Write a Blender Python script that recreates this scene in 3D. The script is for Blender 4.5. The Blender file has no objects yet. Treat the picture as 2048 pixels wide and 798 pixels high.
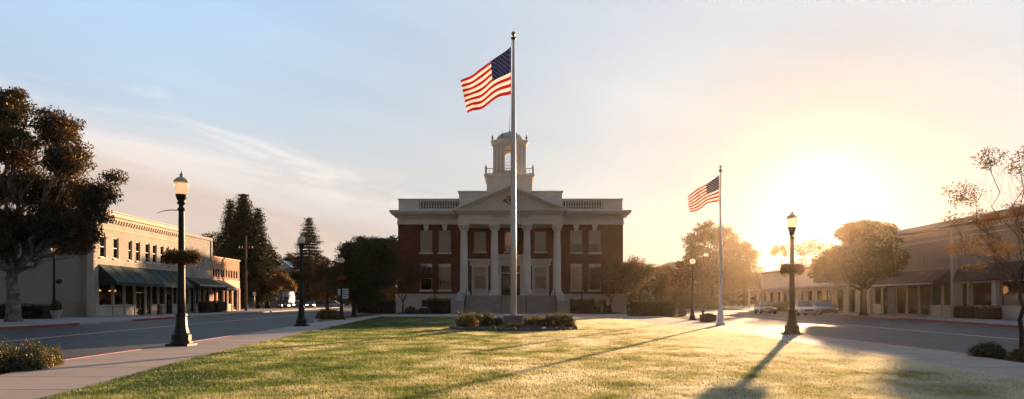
EXPO=1.65
import bpy, bmesh, math, random
import numpy as np
from mathutils import Vector, Matrix

F = 1365.0; HC = 1.5; CX = 1024.0; HY = 600.0
PI = math.pi
sc = bpy.context.scene
COL = sc.collection
SUN_AZ = math.radians(24.6); SUN_EL = math.radians(7.4)

def gp(px, py):
    """ground point seen at a pixel of the 2048 wide photograph"""
    Y = F*HC/(py-HY); return ((px-CX)*Y/F, Y)
def wx(px, Y): return (px-CX)*Y/F
def wz(py, Y): return HC+(HY-py)*Y/F

# ---------------------------------------------------------------- mesh builder
class MB:
    def __init__(s): s.v=[]; s.f=[]; s.m=[]; s.sm=[]
    def add(s, vs, fs, mi=0, smooth=False):
        b=len(s.v); s.v.extend([tuple(p) for p in vs])
        for f in fs: s.f.append([b+i for i in f]); s.m.append(mi); s.sm.append(smooth)
        return s
    def box(s,x0,x1,y0,y1,z0,z1,mi=0):
        return s.add([(x0,y0,z0),(x1,y0,z0),(x1,y1,z0),(x0,y1,z0),(x0,y0,z1),(x1,y0,z1),(x1,y1,z1),(x0,y1,z1)],
              [(0,3,2,1),(4,5,6,7),(0,1,5,4),(1,2,6,5),(2,3,7,6),(3,0,4,7)],mi)
    def prism(s,pts,vec,mi=0):
        n=len(pts); a=[Vector(p) for p in pts]; b=[p+Vector(vec) for p in a]
        return s.add(a+b,[tuple(range(n))[::-1],tuple(range(n,2*n))]+[(i,(i+1)%n,n+(i+1)%n,n+i) for i in range(n)],mi)
    def tube(s,pts,rad,n=8,mi=0,smooth=True,cap=True):
        pts=[Vector(p) for p in pts]
        if not hasattr(rad,'__len__'): rad=[rad]*len(pts)
        b=len(s.v); up=None; prev=None
        for i,p in enumerate(pts):
            d=(pts[min(i+1,len(pts)-1)]-pts[max(i-1,0)])
            if d.length<1e-9: d=Vector((0,0,1))
            d.normalize()
            if up is None:
                up = Vector((1,0,0)) if abs(d.x)<.8 else Vector((0,1,0))
            u=(up-d*up.dot(d)); u.normalize(); w=d.cross(u); up=u
            for k in range(n):
                a=2*PI*k/n; q=p+(u*math.cos(a)+w*math.sin(a))*rad[i]; s.v.append(tuple(q))
        for i in range(len(pts)-1):
            for k in range(n):
                s.f.append([b+i*n+k,b+i*n+(k+1)%n,b+(i+1)*n+(k+1)%n,b+(i+1)*n+k]); s.m.append(mi); s.sm.append(smooth)
        if cap:
            s.f.append([b+k for k in range(n)][::-1]); s.m.append(mi); s.sm.append(False)
            e=b+(len(pts)-1)*n
            s.f.append([e+k for k in range(n)]); s.m.append(mi); s.sm.append(False)
        return s
    def lathe(s,prof,n=16,c=(0,0,0),mi=0,smooth=True,rot=0,flute=0):
        b=len(s.v)
        for r,z in prof:
            for k in range(n):
                a=2*PI*k/n+rot; rr=r*(1-flute*(k%2)) 
                s.v.append((c[0]+rr*math.cos(a),c[1]+rr*math.sin(a),c[2]+z))
        m=len(prof)
        for i in range(m-1):
            for k in range(n):
                s.f.append([b+i*n+k,b+i*n+(k+1)%n,b+(i+1)*n+(k+1)%n,b+(i+1)*n+k]); s.m.append(mi); s.sm.append(smooth)
        s.f.append([b+k for k in range(n)][::-1]); s.m.append(mi); s.sm.append(False)
        s.f.append([b+(m-1)*n+k for k in range(n)]); s.m.append(mi); s.sm.append(False)
        return s
    def build(s,name,mats,parent=None,fix=True,bevel=0):
        me=bpy.data.meshes.new(name)
        me.from_pydata(s.v,[],s.f)
        if not isinstance(mats,(list,tuple)): mats=[mats]
        for m in mats: me.materials.append(m)
        me.polygons.foreach_set('material_index',s.m)
        me.polygons.foreach_set('use_smooth',s.sm)
        if fix:
            bm=bmesh.new(); bm.from_mesh(me)
            bmesh.ops.recalc_face_normals(bm,faces=bm.faces)
            bm.to_mesh(me); bm.free()
        me.update()
        o=bpy.data.objects.new(name,me); COL.objects.link(o)
        if parent: o.parent=parent
        if bevel:
            md=o.modifiers.new('bevel','BEVEL'); md.width=bevel; md.segments=1; md.limit_method='ANGLE'; md.angle_limit=math.radians(50)
        return o

def poly_arrays(name, verts, nper, mats, parent=None, smooth=False, mi=None):
    """fast mesh from an array of separate n-gons"""
    nv=len(verts); nf=nv//nper
    me=bpy.data.meshes.new(name)
    me.vertices.add(nv); me.vertices.foreach_set('co',np.asarray(verts,dtype=np.float32).ravel())
    me.loops.add(nv); me.loops.foreach_set('vertex_index',np.arange(nv,dtype=np.int32))
    me.polygons.add(nf); me.polygons.foreach_set('loop_start',np.arange(0,nv,nper,dtype=np.int32))
    if not isinstance(mats,(list,tuple)): mats=[mats]
    for m in mats: me.materials.append(m)
    if mi is not None: me.polygons.foreach_set('material_index',mi.astype(np.int32))
    me.update(calc_edges=True)
    o=bpy.data.objects.new(name,me); COL.objects.link(o)
    if parent: o.parent=parent
    return o

def thing(name,label,cat,loc=(0,0,0),rotz=0,group=None):
    o=bpy.data.objects.new(name,None); COL.objects.link(o)
    o.empty_display_size=.3
    o.location=loc; o.rotation_euler=(0,0,rotz)
    o['label']=label; o['category']=cat
    if group: o['group']=group
    return o
def tag(o,label=None,cat=None,group=None,kind=None):
    if label: o['label']=label
    if cat: o['category']=cat
    if group: o['group']=group
    if kind: o['kind']=kind
    return o
def dup(root,loc,rotz=0,label=None,scale=None):
    r=root.copy(); COL.objects.link(r); r.location=loc; r.rotation_euler=(0,0,rotz)
    if label: r['label']=label
    if scale: r.scale=(scale,)*3
    for ch in list(root.children):
        c=ch.copy(); COL.objects.link(c); c.parent=r
        for g in list(ch.children):
            d=g.copy(); COL.objects.link(d); d.parent=c
    return r

# ---------------------------------------------------------------- materials
def nmat(name):
    m=bpy.data.materials.new(name); m.use_nodes=True
    nt=m.node_tree; nt.nodes.clear()
    out=nt.nodes.new('ShaderNodeOutputMaterial')
    return m,nt,out
def N(nt,t,**kw):
    n=nt.nodes.new(t)
    for k,v in kw.items():
        if k in n.inputs.keys() if isinstance(k,str) else False: n.inputs[k].default_value=v
        else: setattr(n,k,v)
    return n
def ramp(nt,fac,stops):
    r=nt.nodes.new('ShaderNodeValToRGB')
    el=r.color_ramp.elements
    while len(el)<len(stops): el.new(.5)
    for e,(p,c) in zip(el,stops):
        e.position=p; e.color=(*c,1) if len(c)==3 else c
    nt.links.new(fac,r.inputs['Fac']); return r
def noise(nt,vec,scale,detail=4,rough=.55):
    n=nt.nodes.new('ShaderNodeTexNoise'); n.inputs['Scale'].default_value=scale
    n.inputs['Detail'].default_value=detail; n.inputs['Roughness'].default_value=rough
    nt.links.new(vec,n.inputs['Vector']); return n
def mth(nt,op,a,b=None,clamp=False):
    n=nt.nodes.new('ShaderNodeMath'); n.operation=op; n.use_clamp=clamp
    for i,x in enumerate((a,b)):
        if x is None: continue
        if isinstance(x,(int,float)): n.inputs[i].default_value=x
        else: nt.links.new(x,n.inputs[i])
    return n.outputs[0]
def mixc(nt,fac,a,b,mode='MIX'):
    n=nt.nodes.new('ShaderNodeMix'); n.data_type='RGBA'; n.blend_type=mode
    for k,x in ((0,fac),(6,a),(7,b)):
        if isinstance(x,(int,float)): n.inputs[k].default_value=x
        elif isinstance(x,tuple): n.inputs[k].default_value=(*x,1)
        else: nt.links.new(x,n.inputs[k])
    return n.outputs[2]
def surf(name,c1,c2=None,rough=.8,scale=1.5,fine=30,bump=.25,metal=0,spec=.4,dirt=.25,bdist=.02,coord='Object'):
    """general weathered surface: broad mottling, fine grain, grain bump"""
    m,nt,out=nmat(name)
    p=nt.nodes.new('ShaderNodeBsdfPrincipled')
    tc=nt.nodes.new('ShaderNodeTexCoord').outputs[coord]
    c2=c2 or tuple(x*(1-dirt) for x in c1)
    n1=noise(nt,tc,scale,6,.6); n2=noise(nt,tc,fine,3,.6)
    r=ramp(nt,n1.outputs['Fac'],[(.32,c2),(.68,c1)])
    g=ramp(nt,n2.outputs['Fac'],[(.3,(.8,.8,.8)),(.7,(1.12,1.12,1.12))])
    col=mixc(nt,1.0,r.outputs[0],g.outputs[0],'MULTIPLY')
    nt.links.new(col,p.inputs['Base Color'])
    rr=mth(nt,'ADD',mth(nt,'MULTIPLY',n1.outputs['Fac'],.2),rough-.1)
    nt.links.new(rr,p.inputs['Roughness'])
    p.inputs['Metallic'].default_value=metal; p.inputs['Specular IOR Level'].default_value=spec
    if bump:
        b=nt.nodes.new('ShaderNodeBump'); b.inputs['Strength'].default_value=bump; b.inputs['Distance'].default_value=bdist
        nt.links.new(n2.outputs['Fac'],b.inputs['Height']); nt.links.new(b.outputs[0],p.inputs['Normal'])
    nt.links.new(p.outputs[0],out.inputs[0]); return m
def brick(name,c1,c2,mortar,w=.22,h=.075,rough=.85,ms=.012,stain=.42):
    m,nt,out=nmat(name)
    p=nt.nodes.new('ShaderNodeBsdfPrincipled'); p.inputs['Specular IOR Level'].default_value=.15
    tc=nt.nodes.new('ShaderNodeTexCoord').outputs['Object']
    s=nt.nodes.new('ShaderNodeSeparateXYZ'); nt.links.new(tc,s.inputs[0])
    u=mth(nt,'ADD',s.outputs[0],s.outputs[1])
    c=nt.nodes.new('ShaderNodeCombineXYZ'); nt.links.new(u,c.inputs[0]); nt.links.new(s.outputs[2],c.inputs[1])
    b=nt.nodes.new('ShaderNodeTexBrick'); nt.links.new(c.outputs[0],b.inputs['Vector'])
    b.inputs['Scale'].default_value=1; b.inputs['Brick Width'].default_value=w; b.inputs['Row Height'].default_value=h
    b.inputs['Mortar Size'].default_value=ms; b.inputs['Bias'].default_value=0
    b.inputs['Color1'].default_value=(*c1,1); b.inputs['Color2'].default_value=(*c2,1); b.inputs['Mortar'].default_value=(*mortar,1)
    n1=noise(nt,tc,.5,6,.65)
    g=ramp(nt,n1.outputs['Fac'],[(.3,(1-stain,)*3),(.7,(1.1,1.1,1.1))])
    n2=noise(nt,tc,7,4,.7)
    g2=ramp(nt,n2.outputs['Fac'],[(.3,(.75,.75,.75)),(.7,(1.2,1.2,1.2))])
    col=mixc(nt,1.0,mixc(nt,1.0,b.outputs['Color'],g.outputs[0],'MULTIPLY'),g2.outputs[0],'MULTIPLY')
    nt.links.new(col,p.inputs['Base Color']); p.inputs['Roughness'].default_value=rough
    bp=nt.nodes.new('ShaderNodeBump'); bp.invert=True; bp.inputs['Strength'].default_value=.5; bp.inputs['Distance'].default_value=.01
    nt.links.new(b.outputs['Fac'],bp.inputs['Height']); nt.links.new(bp.outputs[0],p.inputs['Normal'])
    nt.links.new(p.outputs[0],out.inputs[0]); return m
def leafmat(name,cols,scale=1.2,trans=.45,rough=.5,gloss=.12,tcol=None):
    m,nt,out=nmat(name)
    tc=nt.nodes.new('ShaderNodeTexCoord').outputs['Object']
    n1=noise(nt,tc,scale,2,.6); n2=noise(nt,tc,scale*9,1,.5)
    f=mth(nt,'ADD',mth(nt,'MULTIPLY',n1.outputs['Fac'],.6),mth(nt,'MULTIPLY',n2.outputs['Fac'],.4))
    k=len(cols); r=ramp(nt,f,[(.34+.32*i/(k-1),c) for i,c in enumerate(cols)])
    d=nt.nodes.new('ShaderNodeBsdfDiffuse'); t=nt.nodes.new('ShaderNodeBsdfTranslucent'); g=nt.nodes.new('ShaderNodeBsdfGlossy')
    g.inputs['Roughness'].default_value=rough
    nt.links.new(r.outputs[0],d.inputs[0])
    tt=mixc(nt,1.0,r.outputs[0],tcol or (1.6,1.35,.6),'MULTIPLY'); nt.links.new(tt,t.inputs[0])
    g.inputs[0].default_value=(.8,.8,.7,1)
    a=nt.nodes.new('ShaderNodeMixShader'); a.inputs[0].default_value=trans
    nt.links.new(d.outputs[0],a.inputs[1]); nt.links.new(t.outputs[0],a.inputs[2])
    b=nt.nodes.new('ShaderNodeMixShader'); b.inputs[0].default_value=gloss
    nt.links.new(a.outputs[0],b.inputs[1]); nt.links.new(g.outputs[0],b.inputs[2])
    nt.links.new(b.outputs[0],out.inputs[0]); return m
def emis(name,col,st):
    m,nt,out=nmat(name); e=nt.nodes.new('ShaderNodeEmission'); e.inputs[0].default_value=(*col,1); e.inputs[1].default_value=st
    nt.links.new(e.outputs[0],out.inputs[0]); return m
def glassm(name,tint=(.25,.27,.28),refl=(.9,.9,.9),rough=.03,opaque=None,ripple=.015,fk=.7):
    m,nt,out=nmat(name)
    fr=nt.nodes.new('ShaderNodeFresnel'); fr.inputs[0].default_value=1.5
    g=nt.nodes.new('ShaderNodeBsdfGlossy'); g.inputs['Roughness'].default_value=rough; g.inputs[0].default_value=(*refl,1)
    if opaque: t=nt.nodes.new('ShaderNodeBsdfDiffuse'); t.inputs[0].default_value=(*opaque,1)
    else: t=nt.nodes.new('ShaderNodeBsdfTransparent'); t.inputs[0].default_value=(*tint,1)
    tc=nt.nodes.new('ShaderNodeTexCoord').outputs['Object']; n=noise(nt,tc,1.3,2)
    b=nt.nodes.new('ShaderNodeBump'); b.inputs['Strength'].default_value=.3; b.inputs['Distance'].default_value=ripple
    nt.links.new(n.outputs['Fac'],b.inputs['Height']); nt.links.new(b.outputs[0],g.inputs['Normal'])
    a=nt.nodes.new('ShaderNodeMixShader'); nt.links.new(mth(nt,'ADD',mth(nt,'MULTIPLY',fr.outputs[0],fk),.03,True),a.inputs[0])
    nt.links.new(t.outputs[0],a.inputs[1]); nt.links.new(g.outputs[0],a.inputs[2]); nt.links.new(a.outputs[0],out.inputs[0]); return m

M={}
M['brick']=brick('red_brick',(.19,.045,.028),(.13,.03,.02),(.17,.10,.08))
M['stone']=surf('cream_stone',(.78,.72,.64),(.66,.60,.52),rough=.75,scale=.5,fine=18,bump=.15)
M['stone2']=surf('grey_stone',(.4,.38,.36),(.3,.28,.27),rough=.85,scale=.8,fine=22,bump=.3)
M['granite']=surf('granite',(.26,.26,.28),(.19,.19,.21),rough=.6,scale=4,fine=60,bump=.15)
M['steps']=surf('step_stone',(.4,.36,.33),(.3,.27,.25),rough=.85,scale=1.2,fine=20,bump=.3)
M['tympanum']=surf('tympanum_render',(.7,.65,.57),(.6,.55,.48),scale=.8)
M['tan']=brick('tan_painted_brick',(.52,.44,.36),(.46,.39,.32),(.44,.37,.3),w=.24,h=.08,stain=.25)
M['tan_trim']=surf('tan_trim',(.58,.49,.39),(.48,.41,.33),scale=.7)
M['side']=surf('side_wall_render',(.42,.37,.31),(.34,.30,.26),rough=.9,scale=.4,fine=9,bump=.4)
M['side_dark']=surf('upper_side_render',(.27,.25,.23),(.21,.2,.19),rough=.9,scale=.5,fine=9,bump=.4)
M['greybrick']=brick('worn_grey_painted_brick',(.44,.41,.37),(.33,.29,.25),(.36,.33,.3),w=.3,h=.1,stain=.45)
M['rosebrick']=brick('rose_brick',(.52,.27,.16),(.44,.22,.14),(.42,.3,.22),w=.24,h=.08,stain=.25)
M['rosetrim']=surf('rose_plaster',(.62,.42,.28),(.52,.35,.24),scale=.8)
M['beige']=surf('beige_stucco',(.36,.30,.24),(.30,.25,.205),rough=.9,scale=.35,fine=12,bump=.35)
M['white_wall']=surf('white_stucco',(.66,.6,.53),(.56,.5,.44),rough=.9,scale=.4,fine=12,bump=.3)
M['rooftile']=surf('brown_roof_edge',(.13,.07,.045),(.08,.045,.03),rough=.7,scale=3,fine=20,bump=.5,bdist=.05)
M['roof']=surf('flat_roof',(.16,.15,.14),rough=.9)
M['awn_green']=surf('green_awning_canvas',(.006,.034,.03),(.004,.026,.022),rough=.8,scale=1,fine=40,bump=.1)
M['awn_brown']=surf('brown_awning_canvas',(.07,.052,.045),(.05,.038,.033),rough=.85,scale=1,fine=40,bump=.1)
M['valance']=surf('pale_valance_trim',(.5,.47,.43),rough=.8)
M['awn_pale']=surf('pale_metal_canopy',(.42,.36,.3),(.33,.28,.24),rough=.6,scale=2)
M['dark_in']=surf('dark_interior',(.018,.015,.012),rough=.95,bump=0)
M['frame_dark']=surf('dark_frame',(.04,.035,.03),rough=.5,bump=0)
M['frame_pale']=surf('painted_frame',(.6,.54,.45),rough=.55,bump=.05)
M['bulk']=surf('cream_bulkhead',(.5,.44,.36),(.42,.37,.3),scale=1)
M['glass']=glassm('shop_glass',(.45,.45,.43))
M['glass_win']=glassm('window_glass',(.85,.85,.84),ripple=.03,fk=1.1)
M['glass_dark']=glassm('car_glass',opaque=(.01,.01,.012))
M['blind']=surf('window_blind',(.7,.63,.56),(.62,.56,.5),rough=.9,bump=0)
M['blind_dim']=surf('window_curtain',(.20,.15,.10),(.14,.1,.07),rough=.9,bump=0)
M['door']=surf('dark_wood_door',(.045,.025,.015),rough=.5,scale=4)
M['iron']=surf('black_cast_iron',(.014,.016,.014),(.008,.01,.009),rough=.55,scale=6,fine=60,bump=.12,metal=.3,spec=.5,bdist=.004)
M['brass']=surf('brass',(.6,.42,.16),rough=.3,metal=1,bump=0)
M['polew']=surf('white_pole_paint',(.8,.8,.82),(.72,.72,.74),rough=.45,scale=1.5,fine=30,bump=.03,spec=.5)
M['steel']=surf('galvanised_steel',(.4,.4,.4),rough=.4,metal=.8,bump=0)
M['wood']=surf('weathered_pole_wood',(.16,.1,.06),(.1,.065,.04),rough=.9,scale=3)
M['rail']=surf('dark_handrail',(.05,.045,.04),rough=.4,metal=.5,bump=0)
M['redk']=surf('red_painted_kerb',(.34,.045,.035),(.22,.035,.03),rough=.6,scale=2.2,fine=14,bump=.3)
M['kerb']=surf('concrete_kerb',(.36,.33,.3),(.26,.22,.2),rough=.85,scale=2,fine=20,bump=.3)
M['mulch']=surf('bark_mulch',(.09,.04,.022),(.04,.02,.012),rough=1,scale=6,fine=45,bump=1,bdist=.05)
M['rock']=surf('edging_stone',(.16,.14,.12),(.08,.07,.06),rough=.9,scale=3,fine=20,bump=.5)
M['terracotta']=surf('terracotta',(.3,.12,.06),rough=.8)
M['planterbrick']=brick('planter_brick',(.2,.07,.045),(.14,.05,.035),(.15,.11,.09))
M['signw']=surf('sign_white',(.62,.66,.72),rough=.5,bump=0)
M['signink']=surf('sign_ink',(.12,.16,.25),rough=.6,bump=0)
M['orange']=surf('orange_red_petals',(.55,.09,.03),(.35,.05,.02),rough=.7)
M['tyre']=surf('tyre_rubber',(.02,.02,.02),rough=.85)
M['rim']=surf('wheel_rim',(.45,.45,.46),rough=.3,metal=.9,bump=0)
M['headlamp']=emis('lit_headlamp',(1,.72,.42),14)
M['lampglass_off']=surf('headlamp_lens',(.6,.6,.6),rough=.15,bump=0)
M['bulb']=emis('warm_bulb',(1,.5,.16),7)
M['letter']=surf('carved_letter',(.16,.13,.1),rough=.9,bump=0)
M['barkd']=surf('dark_bark',(.07,.045,.03),(.035,.022,.015),rough=1,scale=4,fine=18,bump=1,bdist=.05)
M['barkp']=surf('pale_mottled_bark',(.30,.26,.215),(.05,.04,.03),rough=.95,scale=2.4,fine=11,bump=.9,bdist=.06)
M['leaf_big']=leafmat('big_tree_leaves',[(.022,.018,.007),(.052,.036,.011),(.14,.065,.016)],.5,trans=.4,gloss=.06)
M['leaf_dark']=leafmat('dark_evergreen_leaves',[(.02,.024,.01),(.035,.038,.014),(.06,.05,.018)],.6,trans=.3,gloss=.05)
M['leaf_mid']=leafmat('olive_leaves',[(.022,.018,.007),(.045,.03,.01),(.085,.045,.012)],.7,trans=.28,gloss=.02)
M['leaf_oran']=leafmat('autumn_leaves',[(.045,.035,.01),(.10,.055,.012),(.22,.09,.016)],.8,trans=.45,gloss=.08)
M['leaf_red']=leafmat('dark_red_leaves',[(.035,.016,.012),(.06,.025,.015),(.1,.04,.015)],.8,trans=.35,gloss=.06)
M['needle']=leafmat('conifer_needles',[(.012,.02,.009),(.024,.032,.013),(.045,.042,.018)],.5,trans=.15,gloss=.03)
M['hedge']=leafmat('hedge_leaves',[(.014,.022,.008),(.028,.036,.012),(.06,.05,.016)],2,trans=.3,gloss=.08)
M['shrub']=leafmat('garden_shrub_leaves',[(.025,.035,.01),(.06,.06,.016),(.2,.12,.03)],3,trans=.5,gloss=.1)
M['flowerg']=leafmat('basket_foliage',[(.02,.022,.008),(.06,.035,.01),(.17,.07,.012)],9,trans=.35,gloss=.05)
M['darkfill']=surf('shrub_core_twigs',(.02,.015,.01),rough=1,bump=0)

# acorn lamp glass : frosted, lets low sun glow through
m,nt,out=nmat('frosted_lamp_glass')
t=nt.nodes.new('ShaderNodeBsdfTranslucent'); t.inputs[0].default_value=(.95,.85,.72,1)
d=nt.nodes.new('ShaderNodeBsdfDiffuse'); d.inputs[0].default_value=(.75,.7,.64,1)
g=nt.nodes.new('ShaderNodeBsdfGlossy'); g.inputs['Roughness'].default_value=.12
tr=nt.nodes.new('ShaderNodeBsdfTransparent'); tr.inputs[0].default_value=(.95,.9,.85,1)
a=nt.nodes.new('ShaderNodeMixShader'); a.inputs[0].default_value=.65; nt.links.new(d.outputs[0],a.inputs[1]); nt.links.new(t.outputs[0],a.inputs[2])
b=nt.nodes.new('ShaderNodeMixShader'); b.inputs[0].default_value=.1; nt.links.new(a.outputs[0],b.inputs[1]); nt.links.new(g.outputs[0],b.inputs[2])
c=nt.nodes.new('ShaderNodeMixShader'); c.inputs[0].default_value=.3; nt.links.new(b.outputs[0],c.inputs[1]); nt.links.new(tr.outputs[0],c.inputs[2])
nt.links.new(c.outputs[0],out.inputs[0]); M['globe']=m

def cloth(name,c,tr=.4):
    m,nt,out=nmat(name)
    d=nt.nodes.new('ShaderNodeBsdfDiffuse'); d.inputs[0].default_value=(*c,1)
    t=nt.nodes.new('ShaderNodeBsdfTranslucent'); t.inputs[0].default_value=(*c,1)
    a=nt.nodes.new('ShaderNodeMixShader'); a.inputs[0].default_value=tr
    nt.links.new(d.outputs[0],a.inputs[1]); nt.links.new(t.outputs[0],a.inputs[2]); nt.links.new(a.outputs[0],out.inputs[0]); return m
M['f_red']=cloth('flag_red',(.34,.012,.028),.3); M['f_white']=cloth('flag_white',(.72,.7,.68),.35); M['f_blue']=cloth('flag_blue',(.012,.02,.09),.25)
M['f_star']=cloth('flag_star',(.8,.8,.8),.2)

# asphalt
m,nt,out=nmat('asphalt'); p=nt.nodes.new('ShaderNodeBsdfPrincipled')
tc=nt.nodes.new('ShaderNodeTexCoord').outputs['Object']
n1=noise(nt,tc,.35,6,.65); n2=noise(nt,tc,35,3,.7); n3=noise(nt,tc,4,4,.6)
r1=ramp(nt,n1.outputs['Fac'],[(.3,(.035,.034,.035)),(.7,(.06,.057,.056))])
r2=ramp(nt,n2.outputs['Fac'],[(.3,(.7,.7,.7)),(.75,(1.35,1.35,1.35))])
vo=nt.nodes.new('ShaderNodeTexVoronoi'); vo.feature='DISTANCE_TO_EDGE'; vo.inputs['Scale'].default_value=.28
wv=nt.nodes.new('ShaderNodeVectorMath'); wv.operation='ADD'; nt.links.new(tc,wv.inputs[0]); nt.links.new(n3.outputs['Color'],wv.inputs[1]); nt.links.new(wv.outputs[0],vo.inputs['Vector'])
ck=mth(nt,'MULTIPLY',mth(nt,'LESS_THAN',vo.outputs['Distance'],.006),mth(nt,'GREATER_THAN',n1.outputs['Fac'],.45))
bt=nt.nodes.new('ShaderNodeTexVoronoi'); bt.inputs['Scale'].default_value=.09; nt.links.new(tc,bt.inputs['Vector']); sp=nt.nodes.new('ShaderNodeSeparateColor'); nt.links.new(bt.outputs['Color'],sp.inputs[0])
pt=ramp(nt,sp.outputs[0],[(.0,(.82,.82,.83)),(1,(1.16,1.15,1.13))]); pt.color_ramp.interpolation='LINEAR'
ac=mixc(nt,1.0,mixc(nt,1.0,r1.outputs[0],r2.outputs[0],'MULTIPLY'),pt.outputs[0],'MULTIPLY')
nt.links.new(mixc(nt,ck,ac,(.012,.012,.012)),p.inputs['Base Color'])
nt.links.new(mth(nt,'ADD',mth(nt,'MULTIPLY',n3.outputs['Fac'],.3),.55),p.inputs['Roughness']); p.inputs['Specular IOR Level'].default_value=.35
b=nt.nodes.new('ShaderNodeBump'); b.inputs['Strength'].default_value=.6; b.inputs['Distance'].default_value=.012
nt.links.new(n2.outputs['Fac'],b.inputs['Height']); nt.links.new(b.outputs[0],p.inputs['Normal']); nt.links.new(p.outputs[0],out.inputs[0]); M['asphalt']=m
# road paint, worn
m,nt,out=nmat('worn_lane_paint'); p=nt.nodes.new('ShaderNodeBsdfPrincipled'); tc=nt.nodes.new('ShaderNodeTexCoord').outputs['Object']
n1=noise(nt,tc,9,5,.7); r1=ramp(nt,n1.outputs['Fac'],[(.34,(.12,.1,.08)),(.46,(.62,.5,.33))]); nt.links.new(r1.outputs[0],p.inputs['Base Color']); p.inputs['Roughness'].default_value=.6
nt.links.new(p.outputs[0],out.inputs[0]); M['paint']=m
# sidewalk concrete with joints across the walk
def concrete(name,c1,c2,step=1.9):
    m,nt,out=nmat(name); p=nt.nodes.new('ShaderNodeBsdfPrincipled'); tc=nt.nodes.new('ShaderNodeTexCoord').outputs['Object']
    s=nt.nodes.new('ShaderNodeSeparateXYZ'); nt.links.new(tc,s.inputs[0])
    n0=noise(nt,tc,.5,2)
    yy=mth(nt,'ADD',s.outputs[1],mth(nt,'MULTIPLY',n0.outputs['Fac'],.03))
    fr=mth(nt,'FRACT',mth(nt,'DIVIDE',yy,step)); j=mth(nt,'LESS_THAN',fr,.032)
    cell=mth(nt,'FLOOR',mth(nt,'DIVIDE',yy,step)); wn=nt.nodes.new('ShaderNodeTexWhiteNoise'); wn.noise_dimensions='1D'; nt.links.new(cell,wn.inputs['W'])
    n1=noise(nt,tc,.9,7,.65); n2=noise(nt,tc,40,3,.6); n3=noise(nt,tc,3.5,5,.7)
    r1=ramp(nt,n1.outputs['Fac'],[(.3,c2),(.7,c1)]); r2=ramp(nt,n2.outputs['Fac'],[(.3,(.86,.86,.86)),(.7,(1.1,1.1,1.1))])
    r3=ramp(nt,n3.outputs['Fac'],[(.28,(.7,.66,.62)),(.42,(1,1,1))])
    col=mixc(nt,1.0,mixc(nt,1.0,r1.outputs[0],r2.outputs[0],'MULTIPLY'),r3.outputs[0],'MULTIPLY')
    v=mth(nt,'ADD',mth(nt,'MULTIPLY',wn.outputs['Value'],.14),.93)
    cv=nt.nodes.new('ShaderNodeCombineXYZ'); [nt.links.new(v,cv.inputs[i]) for i in range(3)]
    col=mixc(nt,1.0,col,cv.outputs[0],'MULTIPLY')
    col=mixc(nt,j,col,(.09,.075,.065)); nt.links.new(col,p.inputs['Base Color']); p.inputs['Roughness'].default_value=.85; p.inputs['Specular IOR Level'].default_value=.1
    h=mth(nt,'SUBTRACT',mth(nt,'MULTIPLY',n2.outputs['Fac'],.3),j)
    b=nt.nodes.new('ShaderNodeBump'); b.inputs['Strength'].default_value=.5; b.inputs['Distance'].default_value=.012
    nt.links.new(h,b.inputs['Height']); nt.links.new(b.outputs[0],p.inputs['Normal']); nt.links.new(p.outputs[0],out.inputs[0]); return m
M['walk']=concrete('sidewalk_concrete',(.42,.34,.295),(.34,.27,.235))
M['walk2']=concrete('far_sidewalk_concrete',(.33,.31,.3),(.25,.235,.23),3)
M['turf']=surf('turf_soil',(.05,.07,.02),(.03,.045,.014),rough=1,scale=1.2,fine=25,bump=.8,bdist=.03)
M['dirt']=surf('dry_ground',(.10,.085,.05),(.06,.055,.03),rough=1,scale=.06,fine=3,bump=.4)
# grass blades : green turf with drier straw patches and dew, and painted sun glow to the right
m,nt,out=nmat('grass_blades'); tc=nt.nodes.new('ShaderNodeTexCoord').outputs['Object']
mp=nt.nodes.new('ShaderNodeMapping'); mp.inputs['Scale'].default_value=(1,.7,0); nt.links.new(tc,mp.inputs[0])
n1=noise(nt,mp.outputs[0],.16,3,.5); n2=noise(nt,mp.outputs[0],.9,4,.6); n3=noise(nt,tc,14,2,.6)
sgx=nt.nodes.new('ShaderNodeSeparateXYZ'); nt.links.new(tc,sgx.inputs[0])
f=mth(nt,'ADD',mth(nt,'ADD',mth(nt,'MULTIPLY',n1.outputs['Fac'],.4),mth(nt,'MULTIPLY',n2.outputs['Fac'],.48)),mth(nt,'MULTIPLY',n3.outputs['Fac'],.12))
f=mth(nt,'ADD',f,mth(nt,'MULTIPLY',sgx.outputs[0],.013))  # greener left, paler right: glow toward the sun put into the blade colour
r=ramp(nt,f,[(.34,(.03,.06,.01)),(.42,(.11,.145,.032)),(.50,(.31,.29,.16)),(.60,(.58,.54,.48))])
GRASS_RAMP=r
d=nt.nodes.new('ShaderNodeBsdfDiffuse'); t=nt.nodes.new('ShaderNodeBsdfTranslucent'); g=nt.nodes.new('ShaderNodeBsdfGlossy'); g.inputs['Roughness'].default_value=.55; g.inputs[0].default_value=(.9,.9,.85,1)
nt.links.new(r.outputs[0],d.inputs[0]); nt.links.new(mixc(nt,1.0,r.outputs[0],(1.5,1.5,1.2),'MULTIPLY'),t.inputs[0])
a=nt.nodes.new('ShaderNodeMixShader'); a.inputs[0].default_value=.55; nt.links.new(d.outputs[0],a.inputs[1]); nt.links.new(t.outputs[0],a.inputs[2])
b=nt.nodes.new('ShaderNodeMixShader'); b.inputs[0].default_value=.07; nt.links.new(a.outputs[0],b.inputs[1]); nt.links.new(g.outputs[0],b.inputs[2])
nt.links.new(b.outputs[0],out.inputs[0]); M['grass']=m
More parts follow.
